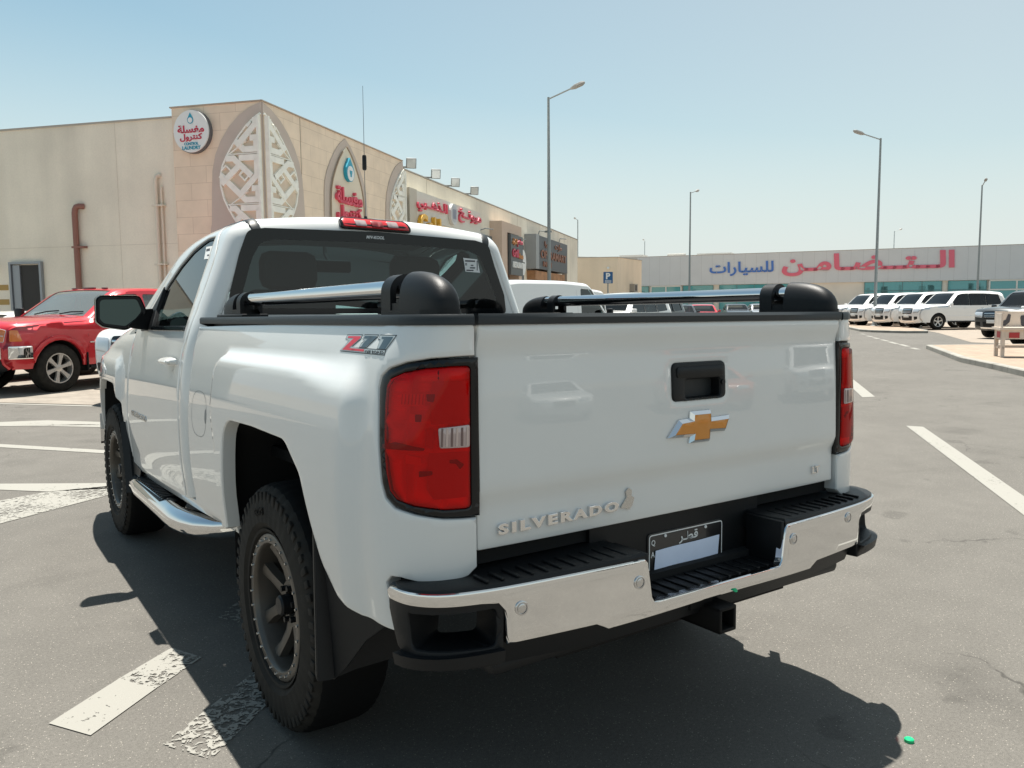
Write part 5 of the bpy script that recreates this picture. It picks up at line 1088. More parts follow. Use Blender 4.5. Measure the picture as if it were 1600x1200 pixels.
# ================================================================ buildings
cor = Vector((4.89, 18.57)); dL = (Vector((3.24, 20.51))-cor).normalized(); dR = (Vector((11.61, 24.17))-cor).normalized(); nL = Vector((dL.y*-1, dL.x)).normalized(); nR = Vector((dR.y, -dR.x)).normalized()
if nL.dot(cor-Vector(CAMP[:2])) > 0: nL = -nL
def WLf(s, z, o=0.): p = cor+dL*s+nL*o; return (p.x, p.y, z)
def WRf(s, z, o=0.): p = cor+dR*s+nR*o; return (p.x, p.y, z)
def wbox(mb, F, s0, s1, z0, z1, o0, o1, mi=0):
    V = [F(s, z, o) for s in (s0, s1) for z in (z0, z1) for o in (o0, o1)]; mb.add(V, [(0, 1, 3, 2), (4, 6, 7, 5), (0, 4, 5, 1), (2, 3, 7, 6), (0, 2, 6, 4), (1, 5, 7, 3)], mi)
def wpoly(mb, F, poly, o0, o1, mi=0, swap=False):
    mb.prism(poly, lambda u, v, w_: F(u, v, o0+w_), o1-o0, mi)
angR = math.atan2(dR.y, dR.x); angL = math.atan2(dL.y, dL.x)
CREAM = (.84, .765, .63)
def plaster(name, col, ns=.5, streak=.10):
    m = bpy.data.materials.new(name); m.use_nodes = True; N = m.node_tree; b = N.nodes['Principled BSDF']; L = N.links.new; b.inputs['Roughness'].default_value = .92
    tc = N.nodes.new('ShaderNodeTexCoord'); g = []
    for sc, vs, lo, hi in ((ns, (1, 1, 1), 1-streak, 1+streak), (1.3, (1, 1, .12), 1-streak*.8, 1+streak*.5), (24, (1, 1, 1), .97, 1.03)):
        mp = N.nodes.new('ShaderNodeMapping'); mp.inputs['Scale'].default_value = vs; L(tc.outputs['Object'], mp.inputs[0]); n = N.nodes.new('ShaderNodeTexNoise'); n.inputs['Scale'].default_value = sc; n.inputs['Detail'].default_value = 6; L(mp.outputs[0], n.inputs[0]); r = N.nodes.new('ShaderNodeMapRange'); r.inputs[1].default_value = .3; r.inputs[2].default_value = .7; r.inputs[3].default_value = lo; r.inputs[4].default_value = hi; L(n.outputs[0], r.inputs[0]); g.append(r.outputs[0])
    a = N.nodes.new('ShaderNodeMath'); a.operation = 'MULTIPLY'; L(g[0], a.inputs[0]); L(g[1], a.inputs[1]); c = N.nodes.new('ShaderNodeMath'); c.operation = 'MULTIPLY'; L(a.outputs[0], c.inputs[0]); L(g[2], c.inputs[1])
    mx = N.nodes.new('ShaderNodeMix'); mx.data_type = 'RGBA'; mx.blend_type = 'MULTIPLY'; mx.inputs[0].default_value = 1; mx.inputs[6].default_value = (*col, 1); L(c.outputs[0], mx.inputs[7]); L(mx.outputs[2], b.inputs['Base Color']); return m
M_cream = plaster('cream_plaster', CREAM); M_stoneL = tiles('sandstone_left', (.84, .69, .53), .9, .42, -angL, True, (.64, .50, .37), .006, .035, .07); M_stoneR = tiles('sandstone_right', (.84, .69, .53), .9, .42, -angR, True, (.64, .50, .37), .006, .035, .07)
M_mauve = mat('mauve_render', (.56, .475, .41), .9, noise=.06, nscale=1.5); M_latt = mat('lattice_plaster', (.90, .89, .81), .85, noise=.06, nscale=5); M_lback = mat('lattice_back', (.70, .58, .45), .9, noise=.08, nscale=4)
bld = empty('shop_building', (cor.x, cor.y, 0), label='long cream and sandstone shop building with an Islamic lattice corner behind the pickup', cat='building')
def bpart(mb, name, m, par=None, **k):
    o = mb.build(name, m, None, **k); o.parent = par or bld
    if par is None: o.matrix_parent_inverse = Matrix.Translation((-cor.x, -cor.y, 0))
    return o
def sub(mb, name, m, par): o = mb.build(name, m, None); o.parent = par; return o
# core
b = MB()
def foot(s0, s1, o, z): return [WRf(s0, z, o), WRf(s1, z, o)]
pA = WLf(26, 0, -.16); pB_ = cor+dL*0+nL*(-.16)+nR*(-.16); pC = WRf(42.5, 0, -.16); back = Vector((pA[0], pA[1]))+dR*42.5
poly = [(pA[0], pA[1]), (pB_.x, pB_.y), (pC[0], pC[1]), (back.x, back.y)]; poly = poly if area2(poly) > 0 else poly[::-1]
D0 = (7.00, 7.94, .2, 2.72)  # doorway in the left wall
b.prism(poly, lambda u, v, w_: (u, v, w_), 6.30); core = bpart(b, 'wall', M_cream)
b = MB(); ip = offset_in(poly, -.03); ip2 = offset_in(poly, .22)
for i in range(4): j = (i+1) % 4; b.add([(*ip[i], 6.30), (*ip[j], 6.30), (*ip[j], 6.35), (*ip[i], 6.35), (*ip2[i], 6.35), (*ip2[j], 6.35)], [(0, 1, 2, 3), (3, 2, 5, 4)])
sub(b, 'coping', mat('coping_grey', (.42, .38, .33), .8), core)
b = MB(); wbox(b, WLf, 0, 2.55, 0, 6.5, -.30, 0); o = bpart(b, 'stone_cladding', M_stoneL); b = MB(); wbox(b, WRf, .0, 8.76, 0, 6.5, -.30, 0); bpart(b, 'stone_cladding', M_stoneR)
b = MB(); wbox(b, WLf, -.02, 2.59, 6.5, 6.535, -.32, .03); wbox(b, WRf, -.02, 8.80, 6.501, 6.536, -.32, .03); bpart(b, 'stone_coping', mat('coping_stone', (.44, .35, .27), .8))
b = MB()
for s in (1.83,): wbox(b, WRf, s-.012, s+.012, 0, 6.49, 0, .006)
bpart(b, 'panel_joint', mat('joint_dark', (.36, .28, .21), .9))
def lancet(hw, top, spring, bot, n=10, c0=0., lobe=None):
    """right half outline from apex down: [(s,z)]"""
    pts = [(c0+hw*math.sin(math.pi/2*k/n)**1.15, spring+(top-spring)*(1-(1-math.cos(math.pi/2*k/n)))) for k in range(n+1)]
    return pts
def arch_outline(hw, top, spring, bot): h = lancet(hw, top, spring, bot); return h
VES = [(0, 6.20), (.18, 6.10), (.36, 5.96), (.60, 5.72), (.80, 5.48), (.98, 5.22), (1.10, 5.0), (1.17, 4.75), (1.17, 4.5), (1.10, 4.2), (.98, 3.95), (.80, 3.65), (.55, 3.35), (.28, 3.12), (0, 2.95)]
OUTB = [(0, 6.48), (.30, 6.38), (.62, 6.20), (.90, 5.95), (1.15, 5.62), (1.32, 5.28), (1.42, 4.9), (1.46, 4.4), (1.50, 3.6), (1.54, 3.45), (1.54, .2), (0, .2)]
def lattice(F, k, s0=0., side=1, zlim=None, nm='lattice_panel'):
    """k: width factor; side=+1 right half starting at s0, -1 left half"""
    T = lambda p: [(s0+side*a*k, z) for a, z in p]
    b = MB(); wpoly(b, F, T(OUTB), 0, .035); band = bpart(b, 'arch_band', M_mauve)
    b = MB(); wpoly(b, F, T(VES), .03, .045); bk = bpart(b, nm, M_lback)
    V = np.array(T(VES)); b = MB()
    # raised edge
    for p, q in zip(V[:-1], V[1:]): 
        d = q-p; L = np.hypot(*d); n_ = np.array((-d[1], d[0]))/L*.022; b.prism([tuple(p-n_), tuple(q-n_), tuple(q+n_), tuple(p+n_)], lambda u, v, w_: F(u, v, .04+w_), .045)
    ribn = [0]
    def rib(pts, wd=.072, dep=.03):
        P_ = resample_line([(s0+side*a*k, z) for a, z in pts], .05)
        P_ = [np.array(p) for p in P_]; n_ = len(P_)
        if n_ < 2: return
        ribn[0] += 1; top = .045+dep+.0011*ribn[0]; Lp, Rp = [], []
        for i in range(n_):
            t0 = P_[i]-P_[max(i-1, 0)] if i else P_[1]-P_[0]; t1 = P_[min(i+1, n_-1)]-P_[i] if i < n_-1 else P_[-1]-P_[-2]; t0 = t0/np.hypot(*t0); t1 = t1/np.hypot(*t1); a_ = np.array((-t0[1], t0[0])); c_ = np.array((-t1[1], t1[0])); m_ = a_+c_; q_ = m_@m_; m_ = m_*2/q_ if q_ > .6 else a_
            Lp.append(P_[i]-m_*wd); Rp.append(P_[i]+m_*wd)
        ok = in_poly(np.array(P_), V)
        for i in range(n_-1):
            if not (ok[i] and ok[i+1]): continue
            q = (Lp[i], Lp[i+1], Rp[i+1], Rp[i]); A = [F(*p, .045) for p in q]; B = [F(*p, top) for p in q]
            b.add(A+B, [(4, 5, 6, 7), (0, 1, 5, 4), (2, 3, 7, 6)])
    for j in range(-3, 2):
        z = 5.63+j*1.22
        rib([(.30, z), (.13, z), (.13, z-.27), (.48, z-.27), (1.20, z+.40)]); rib([(1.25, z-.47), (.78, z-.47), (.28, z-.92)]); rib([(.62, z-.47), (.13, z-.47), (.13, z-.90), (.66, z-1.40)]); rib([(1.25, z-1.18), (.58, z-.62)])
        rib([(.48, z-.74), (.62, z-.88), (.48, z-1.02), (.34, z-.88), (.48, z-.74)], .018, .025); rib([(.10, z-.37), (1.3, z-.37)], .012, .02); rib([(.40, z-.06), (1.3, z-.62)], .012, .02)
        rib([(.82, z-.80), (1.0, z-.64), (1.18, z-.80), (1.0, z-.98), (.82, z-.80)], .018, .025)
    rib([(.045, 2.9), (.045, 6.2)], .03, .07)
    sub(b, 'lattice_ribs', M_latt, bk); return bk
def resample_line(p, h):
    out = []
    for a, c in zip(p[:-1], p[1:]):
        a = np.array(a); c = np.array(c); n_ = max(1, int(np.hypot(*(c-a))/h)); out += [tuple(a+(c-a)*k/n_) for k in range(n_)]
    return out+[tuple(p[-1])]
lattice(WLf, 1.0); lattice(WRf, 1.27); lattice(WRf, 1.05, 8.76, -1)
# second arch with the laundry lettering
AO = [(0, 6.44), (.34, 6.25), (.66, 5.98), (.95, 5.66), (1.18, 5.35), (1.32, 5.05), (1.38, 4.7), (1.40, 4.2), (1.40, .3)]; AI = [(a*.78, 6.44-(6.44-z)*.96-.24) for a, z in AO[:-1]]+[(1.09, .3)]
def sym(p, c): return [(c+a, z) for a, z in p]+[(c-a, z) for a, z in p[::-1][:-1] if a > 0]
b = MB(); wpoly(b, WRf, sym(AO, 4.41), 0, .03); bpart(b, 'arch_band', M_mauve); b = MB(); wpoly(b, WRf, sym(AI, 4.41), .025, .06); apan = bpart(b, 'arch_panel', mat('arch_cream', (.76, .68, .54), .85))
b = MB(); q = sym(AI, 4.41)
for p0_, p1_ in zip(q, q[1:]):
    p = np.array(p0_); r_ = np.array(p1_); d = r_-p; L = np.hypot(*d)
    if L < .01: continue
    n_ = np.array((-d[1], d[0]))/L*.02; b.prism([tuple(p-n_), tuple(r_-n_), tuple(r_+n_), tuple(p+n_)], lambda u, v, w_: WRf(u, v, .055+w_), .03)
sub(b, 'panel_edge', mat('edge_stone', (.36, .27, .19), .85), apan)
def drop(cx, z0, w_, h, n=20):
    P_ = []
    for k in range(n+1):
        a = math.pi*(1.25*k/n-.125)-math.pi; P_.append((cx+w_*math.cos(a), z0+w_*1.1+w_*1.1*math.sin(a)))
    return P_+[(cx, z0+h)]
M_teal = mat('sign_teal', (.02, .34, .48), .4); M_signw = mat('sign_white', (.80, .82, .80), .4); M_signr = mat('sign_red', (.55, .025, .07), .4); M_letr = mat('letter_red', (.72, .08, .13), .45); M_letside = mat('letter_side', (.10, .07, .07), .6)
mug = ('\ufee3\ufed0\ufeb4\ufee0\ufe94', '\ufedb\ufee8\ufe98\ufeae\ufeed\ufedd')
sg = empty('laundry_sign', WRf(4.41, 4.2, .06), label='red Arabic laundry lettering with a blue drop logo in the second pointed arch', cat='sign')
def ssub(mb, name, m, root): o = mb.build(name, m); o.parent = root; o.matrix_parent_inverse = root.matrix_world.inverted() if False else Matrix.Translation(-Vector(root.location)); return o
b = MB(); b.prism(drop(4.41, 5.18, .26, .70), lambda u, v, w_: WRf(u, v, .07+w_), .10, mi=0); ssub(b, 'drop_logo', M_teal, sg)
b = MB(); b.prism(circ(4.41, 5.42, .21, .22), lambda u, v, w_: WRf(u, v, .172+w_), .01); b.prism([(4.33, 5.50), (4.49, 5.50), (4.47, 5.40), (4.45, 5.40), (4.45, 5.32), (4.37, 5.32), (4.37, 5.40), (4.35, 5.40)], lambda u, v, w_: WRf(u, v, .185+w_), .01, mi=1); ssub(b, 'logo_disc', [M_signw, M_teal], sg)
for t, z0, z1, a0, a1 in ((mug[0], 4.50, 4.98, 3.56, 5.22), (mug[1], 4.00, 4.46, 3.60, 5.16)):
    b = MB(); text_box(b, t, lambda u, v, d: WRf(u, v, .07+d), a0, a1, z0, z1, .09, bold=.028, arabic=True, mi=0); ssub(b, 'lettering', M_letr, sg)
cs_ = empty('round_laundry_sign', WLf(1.90, 5.85, .01), label='round white laundry sign with red Arabic lettering at the corner of the sandstone block', cat='sign')
WLn = lambda u, v, d=0: WLf(3.80-u, v, d)    # u runs left->right as read from outside
b = MB(); b.prism(circ(1.90, 5.87, .50, .515, 40), lambda u, v, w_: WLf(u, v, .02+w_), .14); ssub(b, 'disc', M_signw, cs_)
b = MB(); b.prism(circ(1.90, 5.87, .515, .53, 40), lambda u, v, w_: WLf(u, v, .0+w_), .12); ssub(b, 'rim', mat('sign_rim', (.12, .12, .13), .5), cs_)
b = MB(); text_box(b, mug[0], lambda u, v, d: WLn(u, v, .162+d), 1.52, 2.28, 5.83, 6.02, .01, bold=.03, arabic=True); text_box(b, mug[1], lambda u, v, d: WLn(u, v, .162+d), 1.58, 2.22, 5.62, 5.81, .01, bold=.03, arabic=True); ssub(b, 'red_lettering', M_signr, cs_)
b = MB(); text_box(b, 'CONTROL', lambda u, v, d: WLn(u, v, .162+d), 1.70, 2.10, 5.53, 5.60, .01, bold=.02); text_box(b, 'LAUNDRY', lambda u, v, d: WLn(u, v, .162+d), 1.64, 2.16, 5.42, 5.51, .01, bold=.02)
b.prism(drop(1.90, 6.05, .085, .27), lambda u, v, w_: WLn(u, v, .162+w_), .01); ssub(b, 'teal_lettering', M_teal, cs_); b = MB(); b.prism(circ(1.90, 6.135, .065), lambda u, v, w_: WLn(u, v, .173+w_), .004); ssub(b, 'logo_disc', M_signw, cs_)
# left wall: doorway, pipes
b = MB(); wbox(b, WLf, D0[0]-.02, D0[1]+.02, D0[2], D0[3], -.155, -.150); b2_ = MB(); wbox(b2_, WLf, D0[0], D0[1], D0[2], D0[3]-.03, -.149, -.14); dr = bpart(b2_, 'doorway', mat('door_dark', (.035, .033, .03), .7))
b = MB()
for a0, a1, z0, z1 in ((D0[0]-.07, D0[0], .2, D0[3]+.06), (D0[1], D0[1]+.07, .2, D0[3]+.06), (D0[0], D0[1], D0[3], D0[3]+.06)): wbox(b, WLf, a0, a1, z0, z1, -.15, -.06)
wbox(b, WLf, D0[1]-.26, D0[1]-.02, .2, D0[3]-.03, -.14, -.10); sub(b, 'door_frame', mat('door_alu', (.30, .32, .34), .4, .5), dr)
b = MB(); wbox(b, WLf, 6.7, 8.3, 0, .2, -.16, .7); bpart(b, 'door_step', mat('kerb_concrete'))
b = MB()
for z in (1.62, 2.02): wbox(b, WLf, 8.15, 8.75, z, z+.15, -.155, -.15)
bpart(b, 'stencil_mark', mat('ochre_paint', (.45, .29, .10), .8))
b = MB(); pth = [WLf(5.72, z, -.06) for z in (0, 1.5, 3.0, 4.02)]+[WLf(5.72-.02, 4.12, -.06), WLf(5.66, 4.18, -.06), WLf(5.58, 4.20, -.07), WLf(5.50, 4.20, -.16)]; b.tube(pth, .075, 14)
for z in (3.1, 1.6): wbox(b, WLf, 5.45, 5.83, z, z+.05, -.15, -.0)
bpart(b, 'brown_drain_pipe', mat('pipe_brown', (.26, .115, .085), .5))
b = MB(); b.tube([WLf(3.19, z, -.08) for z in (0, 4.78)]+[WLf(3.16, 4.87, -.09), WLf(3.10, 4.9, -.16)], .055, 12); b.tube([WLf(3.05, 0, -.11), WLf(3.05, 4.6, -.11)], .03, 8)
for z in (1.0, 2.6, 4.1): wbox(b, WLf, 2.96, 3.30, z, z+.04, -.15, -.02)
bpart(b, 'cream_drain_pipe', mat('pipe_cream', (.72, .64, .52), .6))
b = MB(); b.cyl(WLf(8.6, 2.75, -.16), WLf(8.6, 2.75, .05), .12, 14); b.lathe([(0, .1), (.10, .06), (.13, -.02), (.11, -.1)], WLf(8.6, 2.72, .06), (0, 0, 1), 14); bpart(b, 'wall_vent', mat('pipe_brown'))
# thin render joints
b = MB()
for s in (4.4,): wbox(b, WLf, s, s+.008, .0, 6.3, -.158, -.157)
for z in (3.15,): wbox(b, WLf, 2.6, 12, z, z+.008, -.158, -.1565)
for s in (11.5, 17.8, 25.0, 27.2, 30.2, 34.0, 37.6, 39.8): wbox(b, WRf, s, s+.02, .0, 6.3, -.158, -.1555)
bpart(b, 'render_joint', mat('joint_line', (.60, .53, .43), .9))
# golden lettering board
sb = empty('shop_board', WRf(13, 3.2, -.16), label='long pale shop board with red Arabic words, a round emblem and gold lettering', cat='sign')
b = MB(); wbox(b, WRf, 8.82, 17.1, 3.0, 5.60, -.16, .22); ssub(b, 'board', mat('board_pale', (.66, .64, .56), .5, noise=.04), sb)
b = MB(); wbox(b, WRf, 8.82, 9.5, 2.98, 5.62, -.15, .235); ssub(b, 'board_end', mat('board_end', (.52, .47, .38), .5), sb)
FB = lambda o: (lambda u, v, d: WRf(u, v, o+d))
alD = '\ufe8d\ufedf\ufeac\ufeeb\ufe92\ufef2'; mun = '\ufee3\ufef4\ufeee\ufee7\u0640\u0640\ufea6'
b = MB(); text_box(b, '\ufe8d\ufedf\u0640\ufeac\ufeeb\u0640\u0640\ufe92\ufef2', FB(.23), 9.42, 12.6, 4.88, 5.44, .08, bold=.018, arabic=True); ssub(b, 'red_lettering', M_letr, sb)
b = MB(); text_box(b, mun, FB(.23), 13.98, 17.0, 4.92, 5.50, .08, bold=.018, arabic=True); ssub(b, 'red_lettering', M_letr, sb)
b = MB(); b.prism(circ(13.22, 5.13, .42, .42, 36), lambda u, v, w_: WRf(u, v, .23+w_), .12); ssub(b, 'emblem', mat('emblem_side', (.60, .60, .58), .4), sb); b = MB(); b.prism(circ(13.22, 5.13, .32, .32, 30), lambda u, v, w_: WRf(u, v, .352+w_), .006)
for i in range(4): wbox(b, WRf, 13.05+i*.1, 13.09+i*.1, 4.94, 5.32, .36, .365, 1)
ssub(b, 'emblem_face', [mat('emblem_face', (.50, .50, .52), .5), mat('emblem_ink', (.16, .18, .28), .5)], sb)
b = MB(); text_box(b, 'Golden', FB(.23), 9.5, 12.7, 4.02, 4.80, .14, bold=.03); ssub(b, 'gold_lettering', mat('letter_gold', (.80, .45, .05), .35, .2), sb)
def floodlight(s):
    r = empty('floodlight', WRf(s, 6.34, .1), label=None, cat='floodlight', group='floodlights along the parapet')
    b = MB(); b.tube([WRf(s-.25, 6.36, -.25), WRf(s, 6.38, -.05), WRf(s, 6.40, .14)], .035, 8); ssub(b, 'bracket', mat('lamp_grey', (.20, .22, .22), .5), r)
    b = MB(); ux = Vector((dR.x, dR.y, 0)); nx = Vector((nR.x, nR.y, 0)); ny = (-ux*.80+nx*.45-Vector((0, 0, 1))*.30).normalized(); zt = (Vector((0, 0, 1))-ny*ny.z).normalized(); ux = zt.cross(ny); C = Vector(WRf(s, 6.50, .16))
    Rm = Matrix((ux, zt, ny)).transposed(); b.box(C, (.36, .36, .10), rot=Rm, bev=.02); ssub(b, 'housing', mat('lamp_grey'), r)
    b = MB(); sgn = 1; b.box(C+ny*sgn*.053, (.30, .30, .012), rot=Rm); ssub(b, 'lens', mat('lamp_lens', (.52, .55, .54), .15, .3, coat=.8), r); return r
for i, s in enumerate((9.21, 11.67, 13.94, 16.47)):
    f = floodlight(s); f['label'] = ['large grey floodlight on the parapet right beside the sandstone block', 'second grey parapet floodlight from the sandstone block, above the red Arabic lettering', 'third grey parapet floodlight from the sandstone block, above the round emblem', 'farthest of the four grey parapet floodlights, above the board\'s right end'][i]
# further shop signs
M_sg = mat('shop_grey', (.11, .12, .12), .5)
def roundsign(s0, s1, label):
    r = empty('round_shop_sign', WRf((s0+s1)/2, 2, -.1), label=label, cat='sign'); b = MB(); wbox(b, WRf, s0, s1, 1.0, 4.75, -.16, .04); ssub(b, 'panel', M_sg, r)
    b = MB(); c_ = (s0+s1)/2+.1; b.prism(circ(c_, 3.78, .62, .68, 36), lambda u, v, w_: WRf(u, v, .05+w_), .16); ssub(b, 'disc', M_signw, r); b = MB(); text_box(b, 'CAFE', FB(.215), c_-.3, c_+.3, 3.72, 3.86, .01, bold=.02) if False else wbox(b, WRf, c_-.3, c_+.3, 3.74, 3.80, .212, .216); ssub(b, 'disc_print', M_sg, r)
    b = MB(); b.tube([WRf(s0+.3, 4.9, -.15), WRf(s0+.3, 5.0, .2), WRf(s0+1.2, 5.02, .3)], .03, 6); ssub(b, 'lamp_bar', mat('lamp_grey'), r)
roundsign(17.6, 19.5, 'white disc sign on a dark panel partly behind the cab of the pickup'); roundsign(23.8, 25.6, 'white disc sign on a dark panel between the portal and the long dark billboard')
po = empty('shop_portal', WRf(21.6, 0, 0), label='tall beige portal frame projecting from the shop front', cat='portal')
b = MB()
for a0, a1, z0, z1 in ((19.78, 20.75, 0, 5.52), (22.9, 23.5, 0, 5.52), (20.75, 22.9, 5.05, 5.52)): wbox(b, WRf, a0, a1, z0, z1, -.16, .45)
ssub(b, 'frame', mat('portal_stone', (.60, .46, .36), .8, noise=.05), po); b = MB(); wbox(b, WRf, 20.75, 22.9, 0, 5.05, -.15, -.05); ssub(b, 'back_wall', mat('portal_back', (.26, .16, .11), .7), po)
rs = empty('restaurant_sign', WRf(21.9, 3.5, .4), label='dark restaurant sign with red and orange lettering inside the portal', cat='sign'); b = MB(); wbox(b, WRf, 20.86, 23.2, 3.0, 4.98, .46, .60); ssub(b, 'panel', M_sg, rs)
b = MB(); text_box(b, '\ufee3\ufec4\ufecc\ufee2', FB(.61), 22.0, 23.05, 4.42, 4.85, .05, bold=.04, arabic=True); text_box(b, 'Grill', FB(.61), 21.05, 22.2, 3.88, 4.30, .05, bold=.04); ssub(b, 'red_lettering', M_signr, rs)
b = MB(); text_box(b, '\ufe8d\ufedf\ufeb8\ufeee\ufe8d\ufe80', FB(.61), 21.05, 21.95, 4.45, 4.80, .05, bold=.03, arabic=True); text_box(b, 'House', FB(.61), 22.3, 23.1, 3.85, 4.12, .05, bold=.03); ssub(b, 'orange_lettering', mat('sign_orange', (.55, .22, .05), .45), rs)
b = MB(); text_box(b, 'RESTAURANT', FB(.61), 21.1, 23.05, 3.36, 3.66, .05, bold=.02); ssub(b, 'white_lettering', M_signw, rs)
bb = empty('billboard', WRf(31, 3.5, 0), label='long dark grey shop billboard with faint orange lettering behind the nearest lamp post', cat='sign'); b = MB(); wbox(b, WRf, 26.5, 35.35, 3.55, 5.42, -.16, .50); ssub(b, 'board', mat('board_dark', (.085, .09, .095), .5, noise=.1), bb)
b = MB(); wbox(b, WRf, 26.45, 27.2, 3.53, 5.44, -.15, .52); ssub(b, 'board_end', mat('board_alu', (.30, .31, .31), .45), bb)
M_or = mat('sign_rust', (.26, .10, .05), .5); b = MB(); text_box(b, 'OPERAMART', FB(.51), 27.6, 34.8, 4.18, 4.66, .04, bold=.02); text_box(b, '\ufe83\ufeed\ufe91\ufeae\ufe8d', FB(.51), 28.6, 30.2, 4.80, 5.28, .04, bold=.02, arabic=True); text_box(b, '\ufee3\ufe8e\ufead\ufe95', FB(.51), 31.4, 33.4, 4.80, 5.26, .04, bold=.02, arabic=True); text_box(b, 'MINI', FB(.51), 28.2, 30.4, 3.72, 4.02, .04, bold=.02); ssub(b, 'rust_lettering', M_or, bb)
b = MB()
for s in (28.2, 34.0): b.tube([WRf(s, 5.42, .2), WRf(s, 5.75, .3), WRf(s+.1, 5.72, .7)], .03, 6)
b.box(WRf(28.3, 5.70, .8), (.3, .3, .1)); ssub(b, 'lamp_bracket', mat('lamp_grey'), bb)
b = MB(); wbox(b, WRf, 27, 35.2, 2.95, 3.45, -.15, .35); bpart(b, 'shop_awning', mat('awning_tan', (.38, .20, .10), .8, noise=.3, nscale=2))
b = MB()
for a0, a1, z1 in ((27.3, 30.5, 2.9), (31, 34.8, 2.9), (36.9, 38.2, 3.9), (21.1, 22.6, 2.7), (24.1, 25.1, 2.4), (10.2, 12.6, 2.6), (13.4, 16.4, 2.6)): wbox(b, WRf, a0, a1, .1, z1, -.155, -.14)
bpart(b, 'shop_glazing', mat('shop_glass', (.03, .035, .035), .08, coat=1.)); b = MB(); wbox(b, WRf, 36.9, 38.2, .1, 3.9, -.139, -.10); bpart(b, 'shop_door', mat('door_wood', (.16, .11, .07), .6))
# ---- car showroom building on the right
TA = Vector((64.77, 67.70)); TB = Vector((84.01, 35.03)); dT = (TB-TA).normalized(); nT = Vector((-dT.y, dT.x)); nT = nT if nT.dot(Vector(CAMP[:2])-TA) > 0 else -nT
def WTf(s, z, o=0.): p = TA+dT*s+nT*o; return (p.x, p.y, z)
ang = math.atan2(dT.y, dT.x); shw = empty('showroom_building', (TA.x, TA.y, 0), label='long low car showroom with grey fascia, teal glazing and big red and blue Arabic lettering', cat='building')
def tp(mb, nm, m): return ssub(mb, nm, m, shw)
b = MB(); pq = [WTf(-9, 0, 0), WTf(60, 0, 0), WTf(60, 0, -30), WTf(-9, 0, -30)]; pq = [(p[0], p[1]) for p in pq]; pq = pq if area2(pq) > 0 else pq[::-1]; b.prism(offset_in(pq, .25), lambda u, v, w_: (u, v, w_), 3.6); wl = tp(b, 'wall', mat('showroom_cream', (.86, .77, .65), .85, noise=.05, nscale=.8))
M_fas = mat('fascia_grey', (.69, .685, .67), .5, noise=.03, nscale=.6); b = MB(); b.prism(pq, lambda u, v, w_: (u, v, 3.6+w_), 3.3); fas = tp(b, 'fascia', M_fas); b = MB()
for i in range(58): wbox(b, WTf, -8.4+i*1.19, -8.385+i*1.19, 3.61, 6.89, .0, .004)
o = b.build('fascia_joint', mat('fascia_joint', (.45, .44, .43), .6)); o.parent = fas
b = MB(); wbox(b, WTf, -9, 60, 6.9, 6.95, -.3, .03); o = b.build('coping', mat('coping_grey')); o.parent = fas
M_tgl = mat('teal_glazing', (.08, .36, .37), .08, .0, coat=1.); M_tglz = mat('interior_dim', (.03, .08, .085), .5); M_alu = mat('white_alu', (.78, .74, .66), .5)
random.seed(4)
for a0, a1, z0 in ((-6, 1.01, .3), (5.01, 8.38, .3), (9.09, 16.6, .3), (23.93, 31.05, .6), (31.61, 34.95, .3), (40.5, 47, .3)):
    b = MB(); wbox(b, WTf, a0, a1, z0, 3.55, -.24, -.12); g = b.build('window', M_tgl); g.parent = wl; b = MB(); n_ = max(1, int((a1-a0)/1.7))
    for i in range(n_+1): s = a0+(a1-a0)*i/n_; wbox(b, WTf, s-.03, s+.03, z0, 3.56, -.13, -.08)
    wbox(b, WTf, a0, a1, 2.62, 2.70, -.125, -.085); o = b.build('mullion', mat('mullion_teal', (.10, .22, .22), .4)); o.parent = g
    b = MB()
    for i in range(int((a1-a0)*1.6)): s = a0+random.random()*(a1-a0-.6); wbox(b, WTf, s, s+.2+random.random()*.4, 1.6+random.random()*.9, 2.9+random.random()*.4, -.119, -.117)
    o = b.build('painted_reflection', mat('reflection_teal', (.10, .30, .30), .2)); o.parent = g  # random teal patches painted over the panes as reflections
for a0, a1 in ((1.31, 4.79), (35.2, 39.8)):
    b = MB(); wbox(b, WTf, a0, a1, .1, 3.45, -.22, -.11); g = b.build('door', M_tgl); g.parent = wl; b = MB()
    for s in (a0, (a0+a1)/2, a1): wbox(b, WTf, s-.07, s+.07, .1, 3.5, -.12, -.04)
    for z in (2.55, 3.45): wbox(b, WTf, a0, a1, z, z+.14, -.119, -.045)
    o = b.build('door_frame', M_alu); o.parent = g
s1 = empty('showroom_lettering', WTf(24, 5.3, .02), label='huge red Arabic word on the grey showroom fascia', cat='sign'); b = MB(); text_box(b, '\ufe8d\ufedf\u0640\u0640\ufe98\u0640\u0640\ufec0\u0640\ufe8e\ufee3\u0640\ufee6', lambda u, v, d: WTf(u, v, .01+d), 15.7, 32.1, 4.35, 6.62, .10, bold=.035, arabic=True); ssub(b, 'lettering', mat('faded_red', (.80, .16, .22), .5), s1)
s2 = empty('showroom_lettering', WTf(11, 5, .02), label='smaller blue Arabic word on the grey showroom fascia, left of the red one', cat='sign'); b = MB(); text_box(b, '\ufedf\ufee0\ufeb4\ufef4\ufe8e\ufead\ufe8d\ufe95', lambda u, v, d: WTf(u, v, .01+d), 8.0, 14.85, 4.50, 6.05, .10, bold=.02, arabic=True); ssub(b, 'lettering', mat('faded_blue', (.08, .20, .55), .5), s2)
b = MB()
for s, w_, h in ((5.5, 4, .5), (20, 2.5, .25), (-4, 3, .6)): wbox(b, WTf, s, s+w_, 6.9, 6.9+h, -7, -5)
